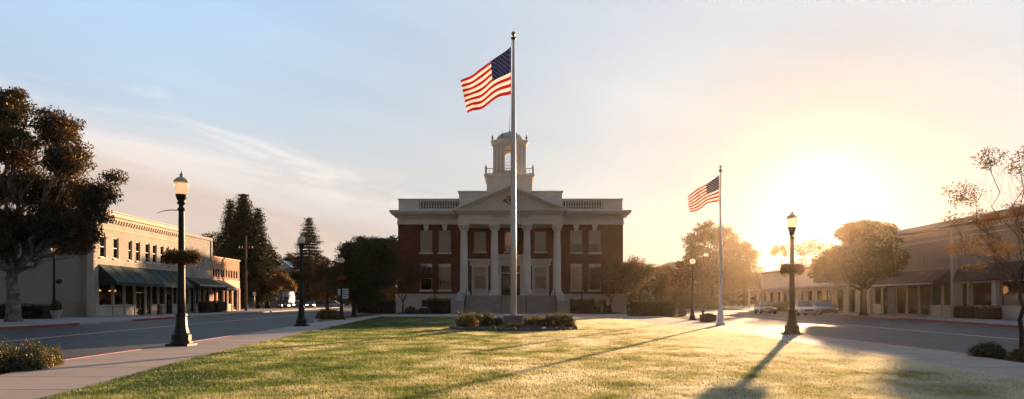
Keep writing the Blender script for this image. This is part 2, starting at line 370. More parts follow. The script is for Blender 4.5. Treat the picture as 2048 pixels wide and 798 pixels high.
def carpaint(name,c,metal=.3):
    m,nt,out=nmat(name); p=nt.nodes.new('ShaderNodeBsdfPrincipled'); p.inputs['Base Color'].default_value=(*c,1); p.inputs['Metallic'].default_value=metal
    p.inputs['Roughness'].default_value=.35; p.inputs['Coat Weight'].default_value=.8; p.inputs['Coat Roughness'].default_value=.06
    nt.links.new(p.outputs[0],out.inputs[0]); return m
# ================================================================ camera, sun, sky, air
cd=bpy.data.cameras.new('camera'); cam=bpy.data.objects.new('camera',cd); COL.objects.link(cam)
cam.location=(0,0,HC); cam.rotation_euler=(PI/2,0,0); cd.sensor_width=36; cd.lens=F/2048*36
cd.shift_y=(HY-399)/2048; cd.clip_end=4000; cd.clip_start=.1; sc.camera=cam
sd=Vector((math.sin(SUN_AZ)*math.cos(SUN_EL),math.cos(SUN_AZ)*math.cos(SUN_EL),math.sin(SUN_EL)))
sl=bpy.data.lights.new('sun','SUN'); sl.energy=5.0; sl.angle=math.radians(.6); sl.color=(1,.63,.34)
so=bpy.data.objects.new('sun',sl); COL.objects.link(so); so.rotation_euler=sd.to_track_quat('Z','Y').to_euler(); so.location=(60,120,60)
w=bpy.data.worlds.new('World'); sc.world=w; w.use_nodes=True; nt=w.node_tree; nt.nodes.clear()
out=nt.nodes.new('ShaderNodeOutputWorld'); bg=nt.nodes.new('ShaderNodeBackground'); bg.inputs[1].default_value=.1
sky=nt.nodes.new('ShaderNodeTexSky'); sky.sky_type='NISHITA'; sky.sun_disc=False; sky.sun_elevation=SUN_EL; sky.sun_rotation=SUN_AZ
sky.air_density=1.0; sky.dust_density=1.5; sky.ozone_density=1.5; sky.altitude=100
tc=nt.nodes.new('ShaderNodeTexCoord').outputs['Generated']
sx=nt.nodes.new('ShaderNodeSeparateXYZ'); nt.links.new(tc,sx.inputs[0])
dx,dy,dz=sx.outputs
# thin high cloud / veil : whitens towards the sun, wispy streaks low on the left
dt=nt.nodes.new('ShaderNodeVectorMath'); dt.operation='DOT_PRODUCT'; nt.links.new(tc,dt.inputs[0]); dt.inputs[1].default_value=tuple(sd)
cosang=dt.outputs['Value']
ang=mth(nt,'ARCCOSINE',mth(nt,'MINIMUM',cosang,1.0))                 # radians from the sun
veil=mth(nt,'POWER',2.718,mth(nt,'MULTIPLY',ang,-2.3))
core=mth(nt,'POWER',2.718,mth(nt,'MULTIPLY',mth(nt,'MULTIPLY',ang,ang),-500.0))
halo=mth(nt,'POWER',2.718,mth(nt,'MULTIPLY',ang,-9.0))
zz=mth(nt,'MAXIMUM',dz,.02)
lowband=mth(nt,'POWER',2.718,mth(nt,'MULTIPLY',zz,-6.5))
gm=nt.nodes.new('ShaderNodeGamma'); gm.inputs[1].default_value=.28; nt.links.new(sky.outputs[0],gm.inputs[0])
SK=.53
def T(*c): return tuple(v*SK for v in c)
tA=ramp(nt,dz,[(.04,T(1.25,.97,.82)),(.15,T(1.12,.97,.9)),(.25,T(.95,1.05,1.17)),(.37,T(.84,1.07,1.34))])
tB=ramp(nt,dz,[(.04,T(.68,.64,.62)),(.14,T(.76,.77,.80)),(.38,T(.82,.88,.97))])
mr=nt.nodes.new('ShaderNodeMapRange'); mr.interpolation_type='SMOOTHSTEP'; nt.links.new(cosang,mr.inputs[0]); mr.inputs[1].default_value=.6; mr.inputs[2].default_value=.97
tint=mixc(nt,mr.outputs[0],tA.outputs[0],tB.outputs[0])
col=mixc(nt,1.0,gm.outputs[0],tint,'MULTIPLY')
hyp=mth(nt,'SQRT',mth(nt,'ADD',mth(nt,'MULTIPLY',dx,dx),mth(nt,'MULTIPLY',dy,dy)))
el=mth(nt,'DIVIDE',dz,mth(nt,'MAXIMUM',hyp,.001))
az=mth(nt,'ARCTAN2',dx,dy)
cv=nt.nodes.new('ShaderNodeCombineXYZ'); nt.links.new(mth(nt,'MULTIPLY',az,2.2),cv.inputs[0]); nt.links.new(mth(nt,'ADD',mth(nt,'MULTIPLY',el,11),mth(nt,'MULTIPLY',az,2.0)),cv.inputs[1])
c1=noise(nt,cv.outputs[0],1.6,7,.62); c1.inputs['Distortion'].default_value=.5
c2=noise(nt,cv.outputs[0],.8,3,.5)
line=mth(nt,'SUBTRACT',.135,mth(nt,'MULTIPLY',az,.2))
d0=mth(nt,'SUBTRACT',line,el)
d1=mth(nt,'ADD',d0,mth(nt,'MULTIPLY',mth(nt,'SUBTRACT',c1.outputs['Fac'],.5),.22))
mask=nt.nodes.new('ShaderNodeMapRange'); mask.interpolation_type='SMOOTHSTEP'; nt.links.new(d1,mask.inputs[0])
mask.inputs[1].default_value=-.02; mask.inputs[2].default_value=.06
azm=nt.nodes.new('ShaderNodeMapRange'); azm.interpolation_type='SMOOTHSTEP'; nt.links.new(az,azm.inputs[0]); azm.inputs[1].default_value=.2; azm.inputs[2].default_value=-.25
deep=nt.nodes.new('ShaderNodeMapRange'); deep.interpolation_type='SMOOTHSTEP'; nt.links.new(d1,deep.inputs[0]); deep.inputs[1].default_value=.02; deep.inputs[2].default_value=.11
ccol=mixc(nt,deep.outputs[0],(.98,.9,.85),(.66,.55,.49))
ccol=mixc(nt,1.0,ccol,ramp(nt,c1.outputs['Fac'],[(.32,(.76,.78,.82)),(.66,(1.2,1.17,1.13))]).outputs[0],'MULTIPLY')
k=mth(nt,'MULTIPLY',mth(nt,'MULTIPLY',mask.outputs[0],azm.outputs[0]),.92)
hori=nt.nodes.new('ShaderNodeMapRange'); nt.links.new(el,hori.inputs[0]); hori.inputs[1].default_value=.02; hori.inputs[2].default_value=.12
k=mth(nt,'MULTIPLY',k,mth(nt,'ADD',mth(nt,'MULTIPLY',hori.outputs[0],.6),.4))
col=mixc(nt,k,col,ccol)
# faint streaks elsewhere
st=ramp(nt,c2.outputs['Fac'],[(.35,(.94,.95,.97)),(.65,(1.06,1.05,1.03))]); col=mixc(nt,1.0,col,st.outputs[0],'MULTIPLY')
# bright veil round the low sun
cc=nt.nodes.new('ShaderNodeCombineXYZ')
for i,(a_,b_) in enumerate(((1.2,.02),(1.1,.02),(.9,.02))):
    nt.links.new(mth(nt,'ADD',mth(nt,'MULTIPLY',core,a_),mth(nt,'MULTIPLY',halo,b_)),cc.inputs[i])
col=mixc(nt,1.0,col,cc.outputs[0],'ADD')
nr=nt.nodes.new('ShaderNodeMapRange'); nr.interpolation_type='SMOOTHSTEP'; nt.links.new(ang,nr.inputs[0]); nr.inputs[1].default_value=.04; nr.inputs[2].default_value=.32; nr.inputs[3].default_value=.62; nr.inputs[4].default_value=1.0
nw=nt.nodes.new('ShaderNodeCombineXYZ')
for i in range(3): nt.links.new(nr.outputs[0],nw.inputs[i])
col=mixc(nt,1.0,col,nw.outputs[0],'MULTIPLY')
# the sky away from the sun is dimmer
bk=nt.nodes.new('ShaderNodeMapRange'); bk.interpolation_type='SMOOTHSTEP'; nt.links.new(cosang,bk.inputs[0]); bk.inputs[1].default_value=-.2; bk.inputs[2].default_value=.45; bk.inputs[3].default_value=.33; bk.inputs[4].default_value=1.0
kk=mth(nt,'MULTIPLY',bk.outputs[0],10/2**EXPO); cw=nt.nodes.new('ShaderNodeCombineXYZ')
for i in range(3): nt.links.new(kk,cw.inputs[i])
col=mixc(nt,1.0,col,cw.outputs[0],'MULTIPLY')
nt.links.new(col,bg.inputs[0]); nt.links.new(bg.outputs[0],out.inputs[0])
# morning mist
hz=MB().box(-1300,1300,-600,1300,-1.2,29).build('haze',[])
m,nt,out=nmat('mist'); pv=nt.nodes.new('ShaderNodeVolumePrincipled'); pv.inputs['Color'].default_value=(1,.82,.62,1)
pv.inputs['Density'].default_value=.000082; pv.inputs['Anisotropy'].default_value=.88; nt.links.new(pv.outputs[0],out.inputs['Volume'])
HAZE=pv
hz.data.materials.append(m); tag(hz,kind='stuff')
hz['label']='pale golden morning mist filling the street and square'
# ================================================================ ground, roads, walks, lawn
def itp(tab):
    xs=[a for a,b in tab]; ys=[b for a,b in tab]
    return lambda y: float(np.interp(y,xs,ys))
NL=itp([(-30,-13.5),(5,-13.5),(14.3,-13.2),(16.6,-11.3),(22.75,-11.5),(32.5,-12.2),(39.8,-12.5),(46,-13.2),(52,-15.2),(60,-15.9),(75,-16.9),(92,-17.8),(170,-22)])
FL=itp([(-30,-24.5),(37.2,-27.9),(43.6,-28.1),(60,-29.8),(80,-31.5),(100,-33),(170,-38)])
CL=itp([(-30,-17.8),(26.4,-19.8),(43.6,-21.5),(60,-22.4),(100,-24.8),(170,-29)])
NR=itp([(-30,14.6),(10,14.5),(16.6,14.3),(18.6,12.95),(30,12.9),(41,13.1),(50,14.4),(60,15.8),(80,17),(100,18),(170,24)])
FR=itp([(-30,26),(25,28.5),(38.6,29.2),(48.7,31.3),(64,33.4),(80,35),(120,37.5),(170,41)])
CR=itp([(-30,21),(28,20.9),(40,21.6),(60,23.5),(100,27),(170,32)])
IL=itp([(-30,-4.6),(0,-6.1),(10.34,-7.04),(17.8,-8.14),(30.1,-9.35),(53.9,-11.2),(61,-11.6)])
OL=itp([(-30,-8),(5,-8.5),(10.3,-9.3),(13.65,-10.24),(16.6,-11.1)])
IR=itp([(-30,8.8),(12.7,9.54),(22.75,9.97),(27.9,10.1),(34,9.8),(39,9.35),(46,9.0),(52.5,8.4),(57,7.2),(59.5,6.0),(60.7,4.5)])
OR=itp([(-30,11.6),(16,12.1),(18.6,12.5)])
def sheet(name,fa,fb,ys,z,mat,kind='structure',thick=0):
    mb=MB(); v=[]; 
    for y in ys: v+= [(fa(y),y,z),(fb(y),y,z)]
    fs=[(2*i,2*i+1,2*i+3,2*i+2) for i in range(len(ys)-1)]
    if thick:
        n=len(v); v+=[(x,y,z-thick) for x,y,zz in v]
        for i in range(len(ys)-1):
            fs+=[(2*i,2*i+2,n+2*i+2,n+2*i),(2*i+1,2*i+3,n+2*i+3,n+2*i+1)]
        fs+=[(0,1,n+1,n),(2*len(ys)-2,2*len(ys)-1,n+2*len(ys)-1,n+2*len(ys)-2)]
    mb.add(v,fs); o=mb.build(name,mat)
    if kind: o['kind']=kind
    return o
def fr(a,b,s): return list(np.arange(a,b,s))+[b]
K=lambda c:(lambda y:c)
g=MB(); g.add([(-1250,-550,-.16),(1250,-550,-.16),(1250,1250,-.16),(-1250,1250,-.16)],[(0,1,2,3)]); o=g.build('ground',M['dirt']); o['kind']='structure'
sheet('road',NL,FL,fr(-30,170,3),-.13,M['asphalt'])
sheet('road',NR,FR,fr(-30,170,3),-.13,M['asphalt'])
sheet('road',K(-70),K(70),fr(170,186,8),-.126,M['asphalt'])
sheet('lane_marking',lambda y:CL(y)-.09,lambda y:CL(y)+.09,fr(-30,170,3),-.124,M['paint'])
sheet('lane_marking',lambda y:CR(y)-.09,lambda y:CR(y)+.09,fr(-30,170,3),-.124,M['paint'])
def kerb(name,f,a,b,w,mat,side,top=.012):
    # side +1: kerb body lies on +x of the line
    return sheet(name,lambda y:f(y)+(0 if side>0 else -w),lambda y:f(y)+(w if side>0 else 0),fr(a,b,1.0),top,mat,thick=.155)
# left near kerb: lies between walk and road (walk is +x of it)
for a,b,mm in ((-30,16.6,'redk'),(16.6,34,'redk'),(34,58,'kerb'),(58,120,'kerb')): kerb('kerb',NL,a,b,.16,M[mm],+1)
for a,b,mm in ((-30,30,'kerb'),(30,44.5,'redk'),(44.5,52,'kerb'),(52,60.5,'redk'),(60.5,170,'kerb')): kerb('kerb',FL,a,b,.2,M[mm],-1)
for a,b,mm in ((-30,12,'kerb'),(12,30,'redk'),(30,120,'kerb')): kerb('kerb',NR,a,b,.16,M[mm],-1)
for a,b,mm in ((-30,70,'redk'),(70,170,'kerb')): kerb('kerb',FR,a,b,.2,M[mm],+1)
# walks round the lawn
sheet('sidewalk',OL,IL,fr(-30,16.6,1.5),0,M['walk'],thick=.15)
sheet('sidewalk',lambda y:NL(y)+.16 if y<46 else -13.0-.02*(y-46),IL,fr(16.6,60.9,1.5),0,M['walk'],thick=.15)
sheet('sidewalk',IR,OR,fr(-30,18.6,1.5),0,M['walk'],thick=.15)
sheet('sidewalk',IR,lambda y:NR(y)-.16 if y<42 else min(NR(y)-.16,13.1+.03*(y-42)),fr(18.6,60.7,1.4),0,M['walk'],thick=.15)
sheet('path',K(-13.4),K(13.8),fr(60.9,71.6,2),.002,M['walk'],thick=.15)
sheet('path',K(-7.2),K(6.9),fr(71.6,79,2),.002,M['walk'],thick=.15)
# planting strips
sheet('planting_soil',lambda y:NL(y)+.16,OL,fr(-30,16.6,1.5),-.02,M['mulch'])
sheet('planting_soil',OR,lambda y:NR(y)-.16,fr(-30,18.6,1.5),-.02,M['mulch'])
sheet('planting_soil',lambda y:NL(y)+.16,lambda y:-13.0-.02*(y-46),fr(46,61,2),-.03,M['dirt'])
sheet('planting_soil',lambda y:NL(y)+.16,K(-13.4),fr(61,84,2),-.03,M['mulch'])
sheet('planting_soil',K(-13.4),K(-7.2),fr(71.6,84,2),.02,M['mulch'])
sheet('planting_soil',K(6.9),K(13.8),fr(71.6,84,2),.02,M['mulch'])
sheet('planting_soil',lambda y:13.1+.03*(y-42),lambda y:NR(y)-.16,fr(42,61,2),-.03,M['mulch'])
sheet('planting_soil',K(13.8),lambda y:NR(y)-.16,fr(61,84,2),-.02,M['mulch'])
sheet('sidewalk',lambda y:FL(y)-.2,K(-62),fr(-30,170,4),0,M['walk2'],thick=.15)
sheet('sidewalk',lambda y:FR(y)+.2,K(70),fr(-30,170,4),0,M['walk2'],thick=.15)
o=sheet('lawn',IL,IR,fr(-30,60.7,.6),.006,M['turf'])
# grass blades, thinner with distance
rng=np.random.default_rng(3)
def inlawn(n,y0,y1,pw):
    u=rng.random(n); y=(y0**(1-pw)+u*(y1**(1-pw)-y0**(1-pw)))**(1/(1-pw))
    xl=np.interp(y,np.linspace(-30,60.7,300),[IL(t) for t in np.linspace(-30,60.7,300)]); xr=np.interp(y,np.linspace(-30,60.7,300),[IR(t) for t in np.linspace(-30,60.7,300)])
    x=xl-.03+rng.random(n)*(xr-xl+.06)+rng.normal(size=n)*.012; keep=((x-.1)/3.25)**2+((y-35.7)/3.25)**2>1
    return x[keep],y[keep],xl[keep],xr[keep]
x,y,xl,xr=inlawn(640000,8,60.7,1.55); n=len(x)
def vn(x,y,s,seed):
    r=np.random.default_rng(seed).random((256,256)); X=x*s+100; Y=y*s+100; i=np.floor(X).astype(int); j=np.floor(Y).astype(int); fx=X-i; fy=Y-j
    fx=fx*fx*(3-2*fx); fy=fy*fy*(3-2*fy); g=lambda a,b:r[a%256,b%256]
    return (g(i,j)*(1-fx)+g(i+1,j)*fx)*(1-fy)+(g(i,j+1)*(1-fx)+g(i+1,j+1)*fx)*fy
tuft=vn(x,y,1.3,1)*vn(x,y,.5,2); tuft=np.clip((tuft-.3)*2.2,0,1)+.45*vn(x,y,3.5,5)
hgt=(.026+.03*tuft)*(.6+.8*rng.random(n)); edge=np.minimum(x-xl,xr-x); hgt*=np.where(edge<.12,1.35,1)
wd=(.0028+.00038*y)*(.7+.6*rng.random(n)); a=rng.random(n)*2*PI
tx=np.cos(a)*wd; ty=np.sin(a)*wd; lx=(rng.random(n)-.5)*hgt*1.3; ly=(rng.random(n)-.5)*hgt*1.3
V=np.zeros((n,3,3)); V[:,0]=np.stack([x-tx,y-ty,np.full(n,.004)],1); V[:,1]=np.stack([x+tx,y+ty,np.full(n,.004)],1); V[:,2]=np.stack([x+lx,y+ly,.004+hgt],1)
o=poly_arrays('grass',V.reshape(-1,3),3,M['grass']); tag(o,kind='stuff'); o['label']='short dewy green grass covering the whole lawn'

# ================================================================ leaves, trees, shrubs
def leaves(cent,size,rng,up=.0,asp=.55):
    n=len(cent); a=rng.normal(size=(n,3)); a[:,2]*=(1-up); a/=np.linalg.norm(a,axis=1)[:,None]
    c=rng.normal(size=(n,3)); b=np.cross(a,c); b/=np.linalg.norm(b,axis=1)[:,None]
    L=(size*(.65+.7*rng.random(n)))[:,None]*.5; W=L*asp
    V=np.stack([cent-a*L,cent+b*W,cent+a*L,cent-b*W],1); return V.reshape(-1,3)
def blob(rng,c,r,n,shell=.35):
    d=rng.normal(size=(n,3)); d/=np.linalg.norm(d,axis=1)[:,None]
    return np.array(c)+d*(shell+(1-shell)*rng.random((n,1))**.6)*np.array(r)
def wob(p,q,rng,amp,k=5,sag=0):
    p=Vector(p); q=Vector(q); L=(q-p).length; out=[p]
    for i in range(1,k):
        t=i/k; o=p.lerp(q,t)+Vector(rng.normal(size=3))*amp*L*math.sin(PI*t); o.z+=sag*L*math.sin(PI*t); out.append(o)
    return out+[q]
def tree(name,label,X,Y,lobes,th,tr,leaf,bark,dens=1.0,cr=.8,ls=.22,lpc=70,seed=1,group=None,px=True,twigs=True,base=0,fork=None,droop=.12):
    """lobes: (px,py,rx_px,rz_px[,dy]) in the photograph's pixels at the tree's distance, or metres when px=False"""
    rng=np.random.default_rng(seed); t=thing(name,label,'tree',(X,Y,base),0,group)
    s=Y/F; L=[]
    for l in lobes:
        if px: cx=wx(l[0],Y)-X; cz=wz(l[1],Y)-base; rx=l[2]*s; rz=l[3]*s; dy=(l[4] if len(l)>4 else rng.uniform(-.35,.35)*rx*1.2)
        else: cx,dy,cz,rx,rz=l
        L.append((cx,dy,cz,rx,rz))
    mb=MB(); fk=Vector((0,0,th))+Vector((rng.uniform(-.03,.03),0,0))*th
    mb.tube([(0,0,-.05),(0,0,.12*th),(0,0,.35*th)]+wob((0,0,.35*th),fk,rng,.03,4)[1:],[tr*1.45,tr*1.1,tr]+list(np.linspace(tr*.97,tr*.85,4)),12,smooth=True)
    P=[]
    for (cx,dy,cz,rx,rz) in L:
        top=Vector((cx,dy,cz-rz*.15)); st=fk+Vector((0,0,-.12*th*rng.random()))
        r0=tr*min(.7,.28+.12*math.sqrt(max(rx,.1)))
        limb=wob(st,top,rng,.06,6,.05); mb.tube(limb,list(np.linspace(r0,r0*.3,len(limb))),7)
        ncl=max(3,int(dens*9*(rx*rx*rz)**.62/(cr*cr)))
        cl=blob(rng,(cx,dy,cz),(rx-cr*.4,rx*.85-cr*.3,rz-cr*.4) if rx>cr else (rx,rx,rz),ncl,.3)
        for c in cl:
            q=c.copy(); r=cr*rng.uniform(.55,1.25)
            pts=blob(rng,q,(r,r,r*.62),int(lpc*r*r/cr/cr*rng.uniform(.7,1.2)),.15); P.append(pts)
            if twigs and rng.random()<.55:
                o=limb[rng.integers(2,len(limb))]; mb.tube(wob(o,q,rng,.1,3,-droop*.5),[r0*.22,r0*.15,r0*.1,r0*.05],4,cap=False)
    P=np.concatenate(P); mb.build('trunk',bark,t,fix=False)
    poly_arrays('crown',leaves(P,ls,rng),4,leaf,t); return t
def grow(mb,P,p,d,L,r,dep,rng,spread=.6,lf=3,shr=.74,grav=0.04):
    q=p+d*L; mid=p.lerp(q,.5)+Vector(rng.normal(size=3))*L*.05
    mb.tube([p,mid,q],[r,r*.85,r*.68],5 if dep>2 else 4,cap=False)
    if dep<=2:
        for k in range(lf): 
            t=rng.random(); P.append(np.array(p.lerp(q,t))+rng.normal(size=3)*.14)
    if dep==0: return
    for k in range(2 if rng.random()<.5 else 3):
        v=Vector(rng.normal(size=3)); v=(d+v.normalized()*spread+Vector((0,0,grav))).normalized()
        grow(mb,P,q,v,L*shr*rng.uniform(.8,1.2),r*.64,dep-1,rng,spread,lf,shr,grav)
def twigtree(name,label,X,Y,H,tr,leaf,bark,seed=1,dep=6,lf=5,ls=.09,th=.3,spread=.65,lean=(0,0),group=None,shr=.76,arms=3,L0=.22,clump=10):
    rng=np.random.default_rng(seed); t=thing(name,label,'tree',(X,Y,0),0,group); mb=MB(); P=[]
    top=Vector((lean[0]*H*th,lean[1]*H*th,H*th)); mb.tube(wob((0,0,-.05),top,rng,.02,4),list(np.linspace(tr*1.2,tr*.8,5)),8)
    for k in range(arms):
        a=2*PI*k/arms+rng.random(); v=Vector((math.cos(a)*.55+lean[0],math.sin(a)*.55,1)).normalized()
        grow(mb,P,top,v,H*L0,tr*.6,dep-1,rng,spread,lf,shr)
    mb.build('trunk',bark,t,fix=False); P=np.array(P); Q=np.repeat(P,clump,0)+rng.normal(size=(len(P)*clump,3))*.13
    poly_arrays('crown',leaves(Q,ls,rng),4,leaf,t); return t
def conifer(name,label,px,ptop,Y,wpx,base_py=None,seed=1,group=None,dense=1.0,cl=.35,ls=.3,mat='needle',bz=.12,shape=.9):
    rng=np.random.default_rng(seed); X=wx(px,Y); H=wz(ptop,Y); R=wpx/2*Y/F; t=thing(name,label,'tree',(X,Y,0),0,group)
    mb=MB(); mb.tube([(0,0,-.1),(0,0,H*.5),(0,0,H*.97)],[H*.018,H*.011,.03],8); P=[]
    z=H*bz
    while z<H*.985:
        f=(1-z/H); r=R*min(1,(f**shape)*1.15)*(1-.25*max(0,.25-z/H)/.25); nb=int(6*dense+rng.integers(0,3))
        ph=rng.random()*6.28
        for k in range(nb):
            a=ph+2*PI*k/nb+rng.normal()*.25; rr=r*rng.uniform(.62,1.12); dr=.12+.22*f
            e=Vector((math.cos(a)*rr,math.sin(a)*rr,z-rr*dr+rr*.12)); s=Vector((0,0,z))
            mb.tube([s,s.lerp(e,.5)+Vector((0,0,rr*.05)),e],[.06*f+.02,.04*f+.015,.01],4,cap=False)
            m=max(8,int(rr*42*dense)); tt=rng.random(m)**.7; c=np.array(s)+np.outer(tt,np.array(e-s)); c+=np.clip(rng.normal(size=(m,3)),-1.5,1.5)*np.array([cl,cl,cl*.42])*(.35+.65*tt)[:,None]; P.append(c)
        z+=H*.02+.28*(.6+f)*rng.uniform(.8,1.2)
    mb.build('trunk',M['barkd'],t,fix=False); P=np.concatenate(P); poly_arrays('crown',leaves(P,ls,rng,asp=.4),4,M[mat],t); return t
def hedge(name,label,x0,x1,y0,y1,h,seed=1,n=420,ls=.09,mat='hedge',group=None,rot=0,base=0,rag=.05,cat='hedge'):
    """a clipped box hedge: woody core with leaves all over its outside"""
    rng=np.random.default_rng(seed); cx,cy=(x0+x1)/2,(y0+y1)/2; a,b=(x1-x0)/2,(y1-y0)/2; t=thing(name,label,cat,(cx,cy,base),rot,group)
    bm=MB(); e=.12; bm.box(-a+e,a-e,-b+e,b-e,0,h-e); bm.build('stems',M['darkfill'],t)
    A=2*(a+b)*2*h+4*a*b; m=int(A*n/2); P=rng.uniform(-1,1,size=(m,3)); f=rng.random(m)
    p=np.where(f<.3,2,np.where(f<.3+.7*a/(a+b),1,0)); sg=np.sign(rng.normal(size=m)); sg=np.where(p==2,1,sg)
    P[np.arange(m),p]=sg*(1-.12*rng.random(m)**2); P4=(P**4).sum(1)**.0  # keep box
    rn=np.maximum(1,(np.abs(P)**7).sum(1)**(1/7)); P/=rn[:,None]
    C=np.stack([P[:,0]*a,P[:,1]*b,h/2+P[:,2]*h/2],1)+rng.normal(size=(m,3))*rag*.6
    C[:,2]=np.maximum(C[:,2],.01)+np.where(P[:,2]>.7,(vn(C[:,0]*2+9,C[:,1]*2+9,1.0,seed)-.5)*rag*3,0)
    poly_arrays('foliage',leaves(C,ls,rng),4,M[mat],t); return t
def shrub(name,label,X,Y,r,h,seed=1,n=2600,ls=.07,mat='shrub',group=None,spikes=12,base=0,sp_h=.35,cat='shrub',core=True):
    rng=np.random.default_rng(seed); t=thing(name,label,cat,(X,Y,base),0,group); mb=MB(); P=[]
    for k in range(34):
        d=rng.normal(size=3); d[2]=abs(d[2]); d/=np.linalg.norm(d); q=d*np.array([r,r,h])*rng.uniform(.7,1.0); mb.tube(wob((0,0,0),q,rng,.05,3),[.015,.012,.008,.004],4,cap=False)
        P.append(q+rng.normal(size=(n//60,3))*np.array([r,r,h])*.16)
    B=blob(rng,(0,0,h*.42),(r,r,h*.55),n//2,.55); B=B[B[:,2]>0]; P.append(B)
    for k in range(spikes):
        a=rng.random()*6.28; q=np.array([math.cos(a)*r*rng.uniform(.2,.95),math.sin(a)*r*rng.uniform(.2,.95),h*(.9+sp_h*rng.random())]); s=q*np.array([.6,.6,.5]); mb.tube([tuple(s),tuple(q)],[.006,.003],3,cap=False)
        P.append(s+np.outer(np.linspace(.3,1,14),q-s)+rng.normal(size=(14,3))*.02)
    mb.build('stems',M['darkfill'],t,fix=False); P=np.concatenate(P); P=P[P[:,2]>.01]; poly_arrays('foliage',leaves(P,ls,rng),4,M[mat],t); return t
# ================================================================ trees and plants
G_L='trees behind the shops on the left'
tree('broadleaf_tree','huge dark spreading tree with pale mottled trunk beside the left kerb',wx(27,47.6),47.6,
 [(20,225,56,50),(-40,260,70,60),(112,258,54,46),(60,300,60,45,-1.5),(150,322,50,46),(196,395,42,48),(100,380,60,48,1.5),(30,370,60,50),(-60,370,70,70),(180,435,46,34),(120,445,56,40,-1),(20,450,60,42,-1),(-70,470,60,40),(70,470,52,30,1),(225,370,14,26),(40,192,24,16),(125,488,44,24,1),(20,492,50,28,-1.5),(-60,500,50,36),(175,468,26,18)],
 3.5,.42,M['leaf_big'],M['barkp'],dens=1.2,cr=.8,ls=.17,lpc=190,seed=11)
tree('broadleaf_tree','dense round dark tree left of the brick courthouse, trunk by the path',wx(708,64),64,
 [(712,520,44,40),(750,500,40,32,1),(690,560,36,34,-.5),(742,560,48,36),(775,540,22,38,1.2),(700,500,22,22),(730,595,40,20,.5)],1.6,.22,M['leaf_dark'],M['barkd'],dens=1.3,cr=.55,ls=.16,lpc=80,seed=12)
tree('broadleaf_tree','tall open topped tree behind the dark round tree by the courthouse corner',wx(740,92),92,
 [(735,495,44,28),(775,500,34,30),(700,525,36,34),(760,545,50,40),(680,560,38,34),(722,482,20,12)],4,.3,M['leaf_dark'],M['barkd'],dens=.75,cr=.7,ls=.2,lpc=75,seed=13)
tree('broadleaf_tree','broad dark tree added behind the left rear of the courthouse to shade the shops',wx(830,120),120,  # mostly hidden tree, added so its shadow falls on the tan shop base
 [(800,505,50,42),(860,500,60,40),(930,510,60,40),(895,560,80,36)],4.5,.4,M['leaf_dark'],M['barkd'],dens=1.1,cr=1.1,ls=.32,lpc=90,seed=15)
tree('broadleaf_tree','low dark bushy tree between the street lamps far left of the courthouse',wx(655,102),102,
 [(655,548,34,30),(678,570,30,28),(640,580,22,22)],3,.25,M['leaf_mid'],M['barkd'],dens=1.1,cr=.8,ls=.24,lpc=80,seed=14)
twigtree('small_tree','small dark red tree standing against the left wing of the courthouse',wx(806,77),77,6.2,.09,M['leaf_red'],M['barkd'],seed=5,dep=6,lf=4,ls=.12,th=.2,spread=.62,L0=.24,shr=.72,arms=4,clump=7)
twigtree('small_tree','thin dark small tree standing against the right wing of the courthouse',wx(1222,80),80,6.0,.08,M['leaf_red'],M['barkd'],seed=8,dep=6,lf=3,ls=.11,th=.2,spread=.6,L0=.24,shr=.72,arms=4,clump=6)
twigtree('small_tree','half bare orange backlit tree behind the clipped hedge right of the courthouse',wx(1274,81),81,7.2,.17,M['leaf_oran'],M['barkd'],seed=21,dep=7,lf=4,ls=.13,th=.2,spread=.8,L0=.22,shr=.76,arms=5,clump=5)
conifer('conifer_tree','tallest dark conifer of the group behind the rose brick shop',487,382,116,124,seed=1,dense=2.0,cl=.6,ls=.32)
conifer('conifer_tree','narrow conifer leaning on the left flank of the tallest conifer',461,396,119,84,seed=2,dense=1.8,cl=.55,ls=.32)
conifer('conifer_tree','shorter conifer on the right flank of the tallest conifer',516,412,118,84,seed=3,dense=1.8,cl=.55,ls=.32)
conifer('conifer_tree','lone slender conifer with open tiered branches above the globe street lamp',618,432,150,104,seed=4,dense=1.3,cl=.5,ls=.32,shape=.8)
tree('broadleaf_tree','dark tree peeping over the roofs left of the conifers',wx(428,122),122,[(425,485,20,24),(440,520,24,36),(412,478,9,12),(450,560,30,36)],4,.3,M['leaf_dark'],M['barkd'],cr=.9,ls=.3,lpc=60,seed=31,group=None)
tree('broadleaf_tree','dark rounded tree filling the gap right of the conifers',wx(535,124),124,[(536,505,22,20),(520,545,34,40),(552,520,14,16),(490,560,50,42),(560,560,20,25)],5,.35,M['leaf_dark'],M['barkd'],cr=.9,ls=.3,lpc=80,seed=32)
tree('broadleaf_tree','dim broad tree behind the lone slender conifer',wx(612,160),160,[(600,530,30,26),(640,540,36,36),(575,525,16,22),(620,570,50,32)],5,.3,M['leaf_mid'],M['barkd'],cr=1.2,ls=.38,lpc=80,seed=33)
tree('broadleaf_tree','orange autumn tree over the parked cars at the far end of the left street',wx(562,116),116,[(560,560,24,19),(545,575,16,14),(582,572,14,14)],2.6,.13,M['leaf_oran'],M['barkd'],cr=.7,ls=.25,lpc=70,seed=34,dens=1.2)
tree('broadleaf_tree','low golden leafed tree beside the far left path',wx(690,150),150,[(690,575,26,16),(720,590,26,14)],2.6,.13,M['leaf_oran'],M['barkd'],cr=.8,ls=.28,lpc=50,seed=35)
tree('broadleaf_tree','golden foliage tree close behind the left corner of the courthouse',wx(785,112),112,[(782,585,22,20),(768,600,14,12)],2.6,.13,M['leaf_oran'],M['barkd'],cr=.7,ls=.25,lpc=50,seed=36)
twigtree('sapling','thin bare sapling by the road near the far left lamp',wx(656,60),60,3.6,.04,M['leaf_oran'],M['barkd'],seed=41,dep=5,lf=2,ls=.08,th=.3,spread=.55,L0=.2,clump=3)
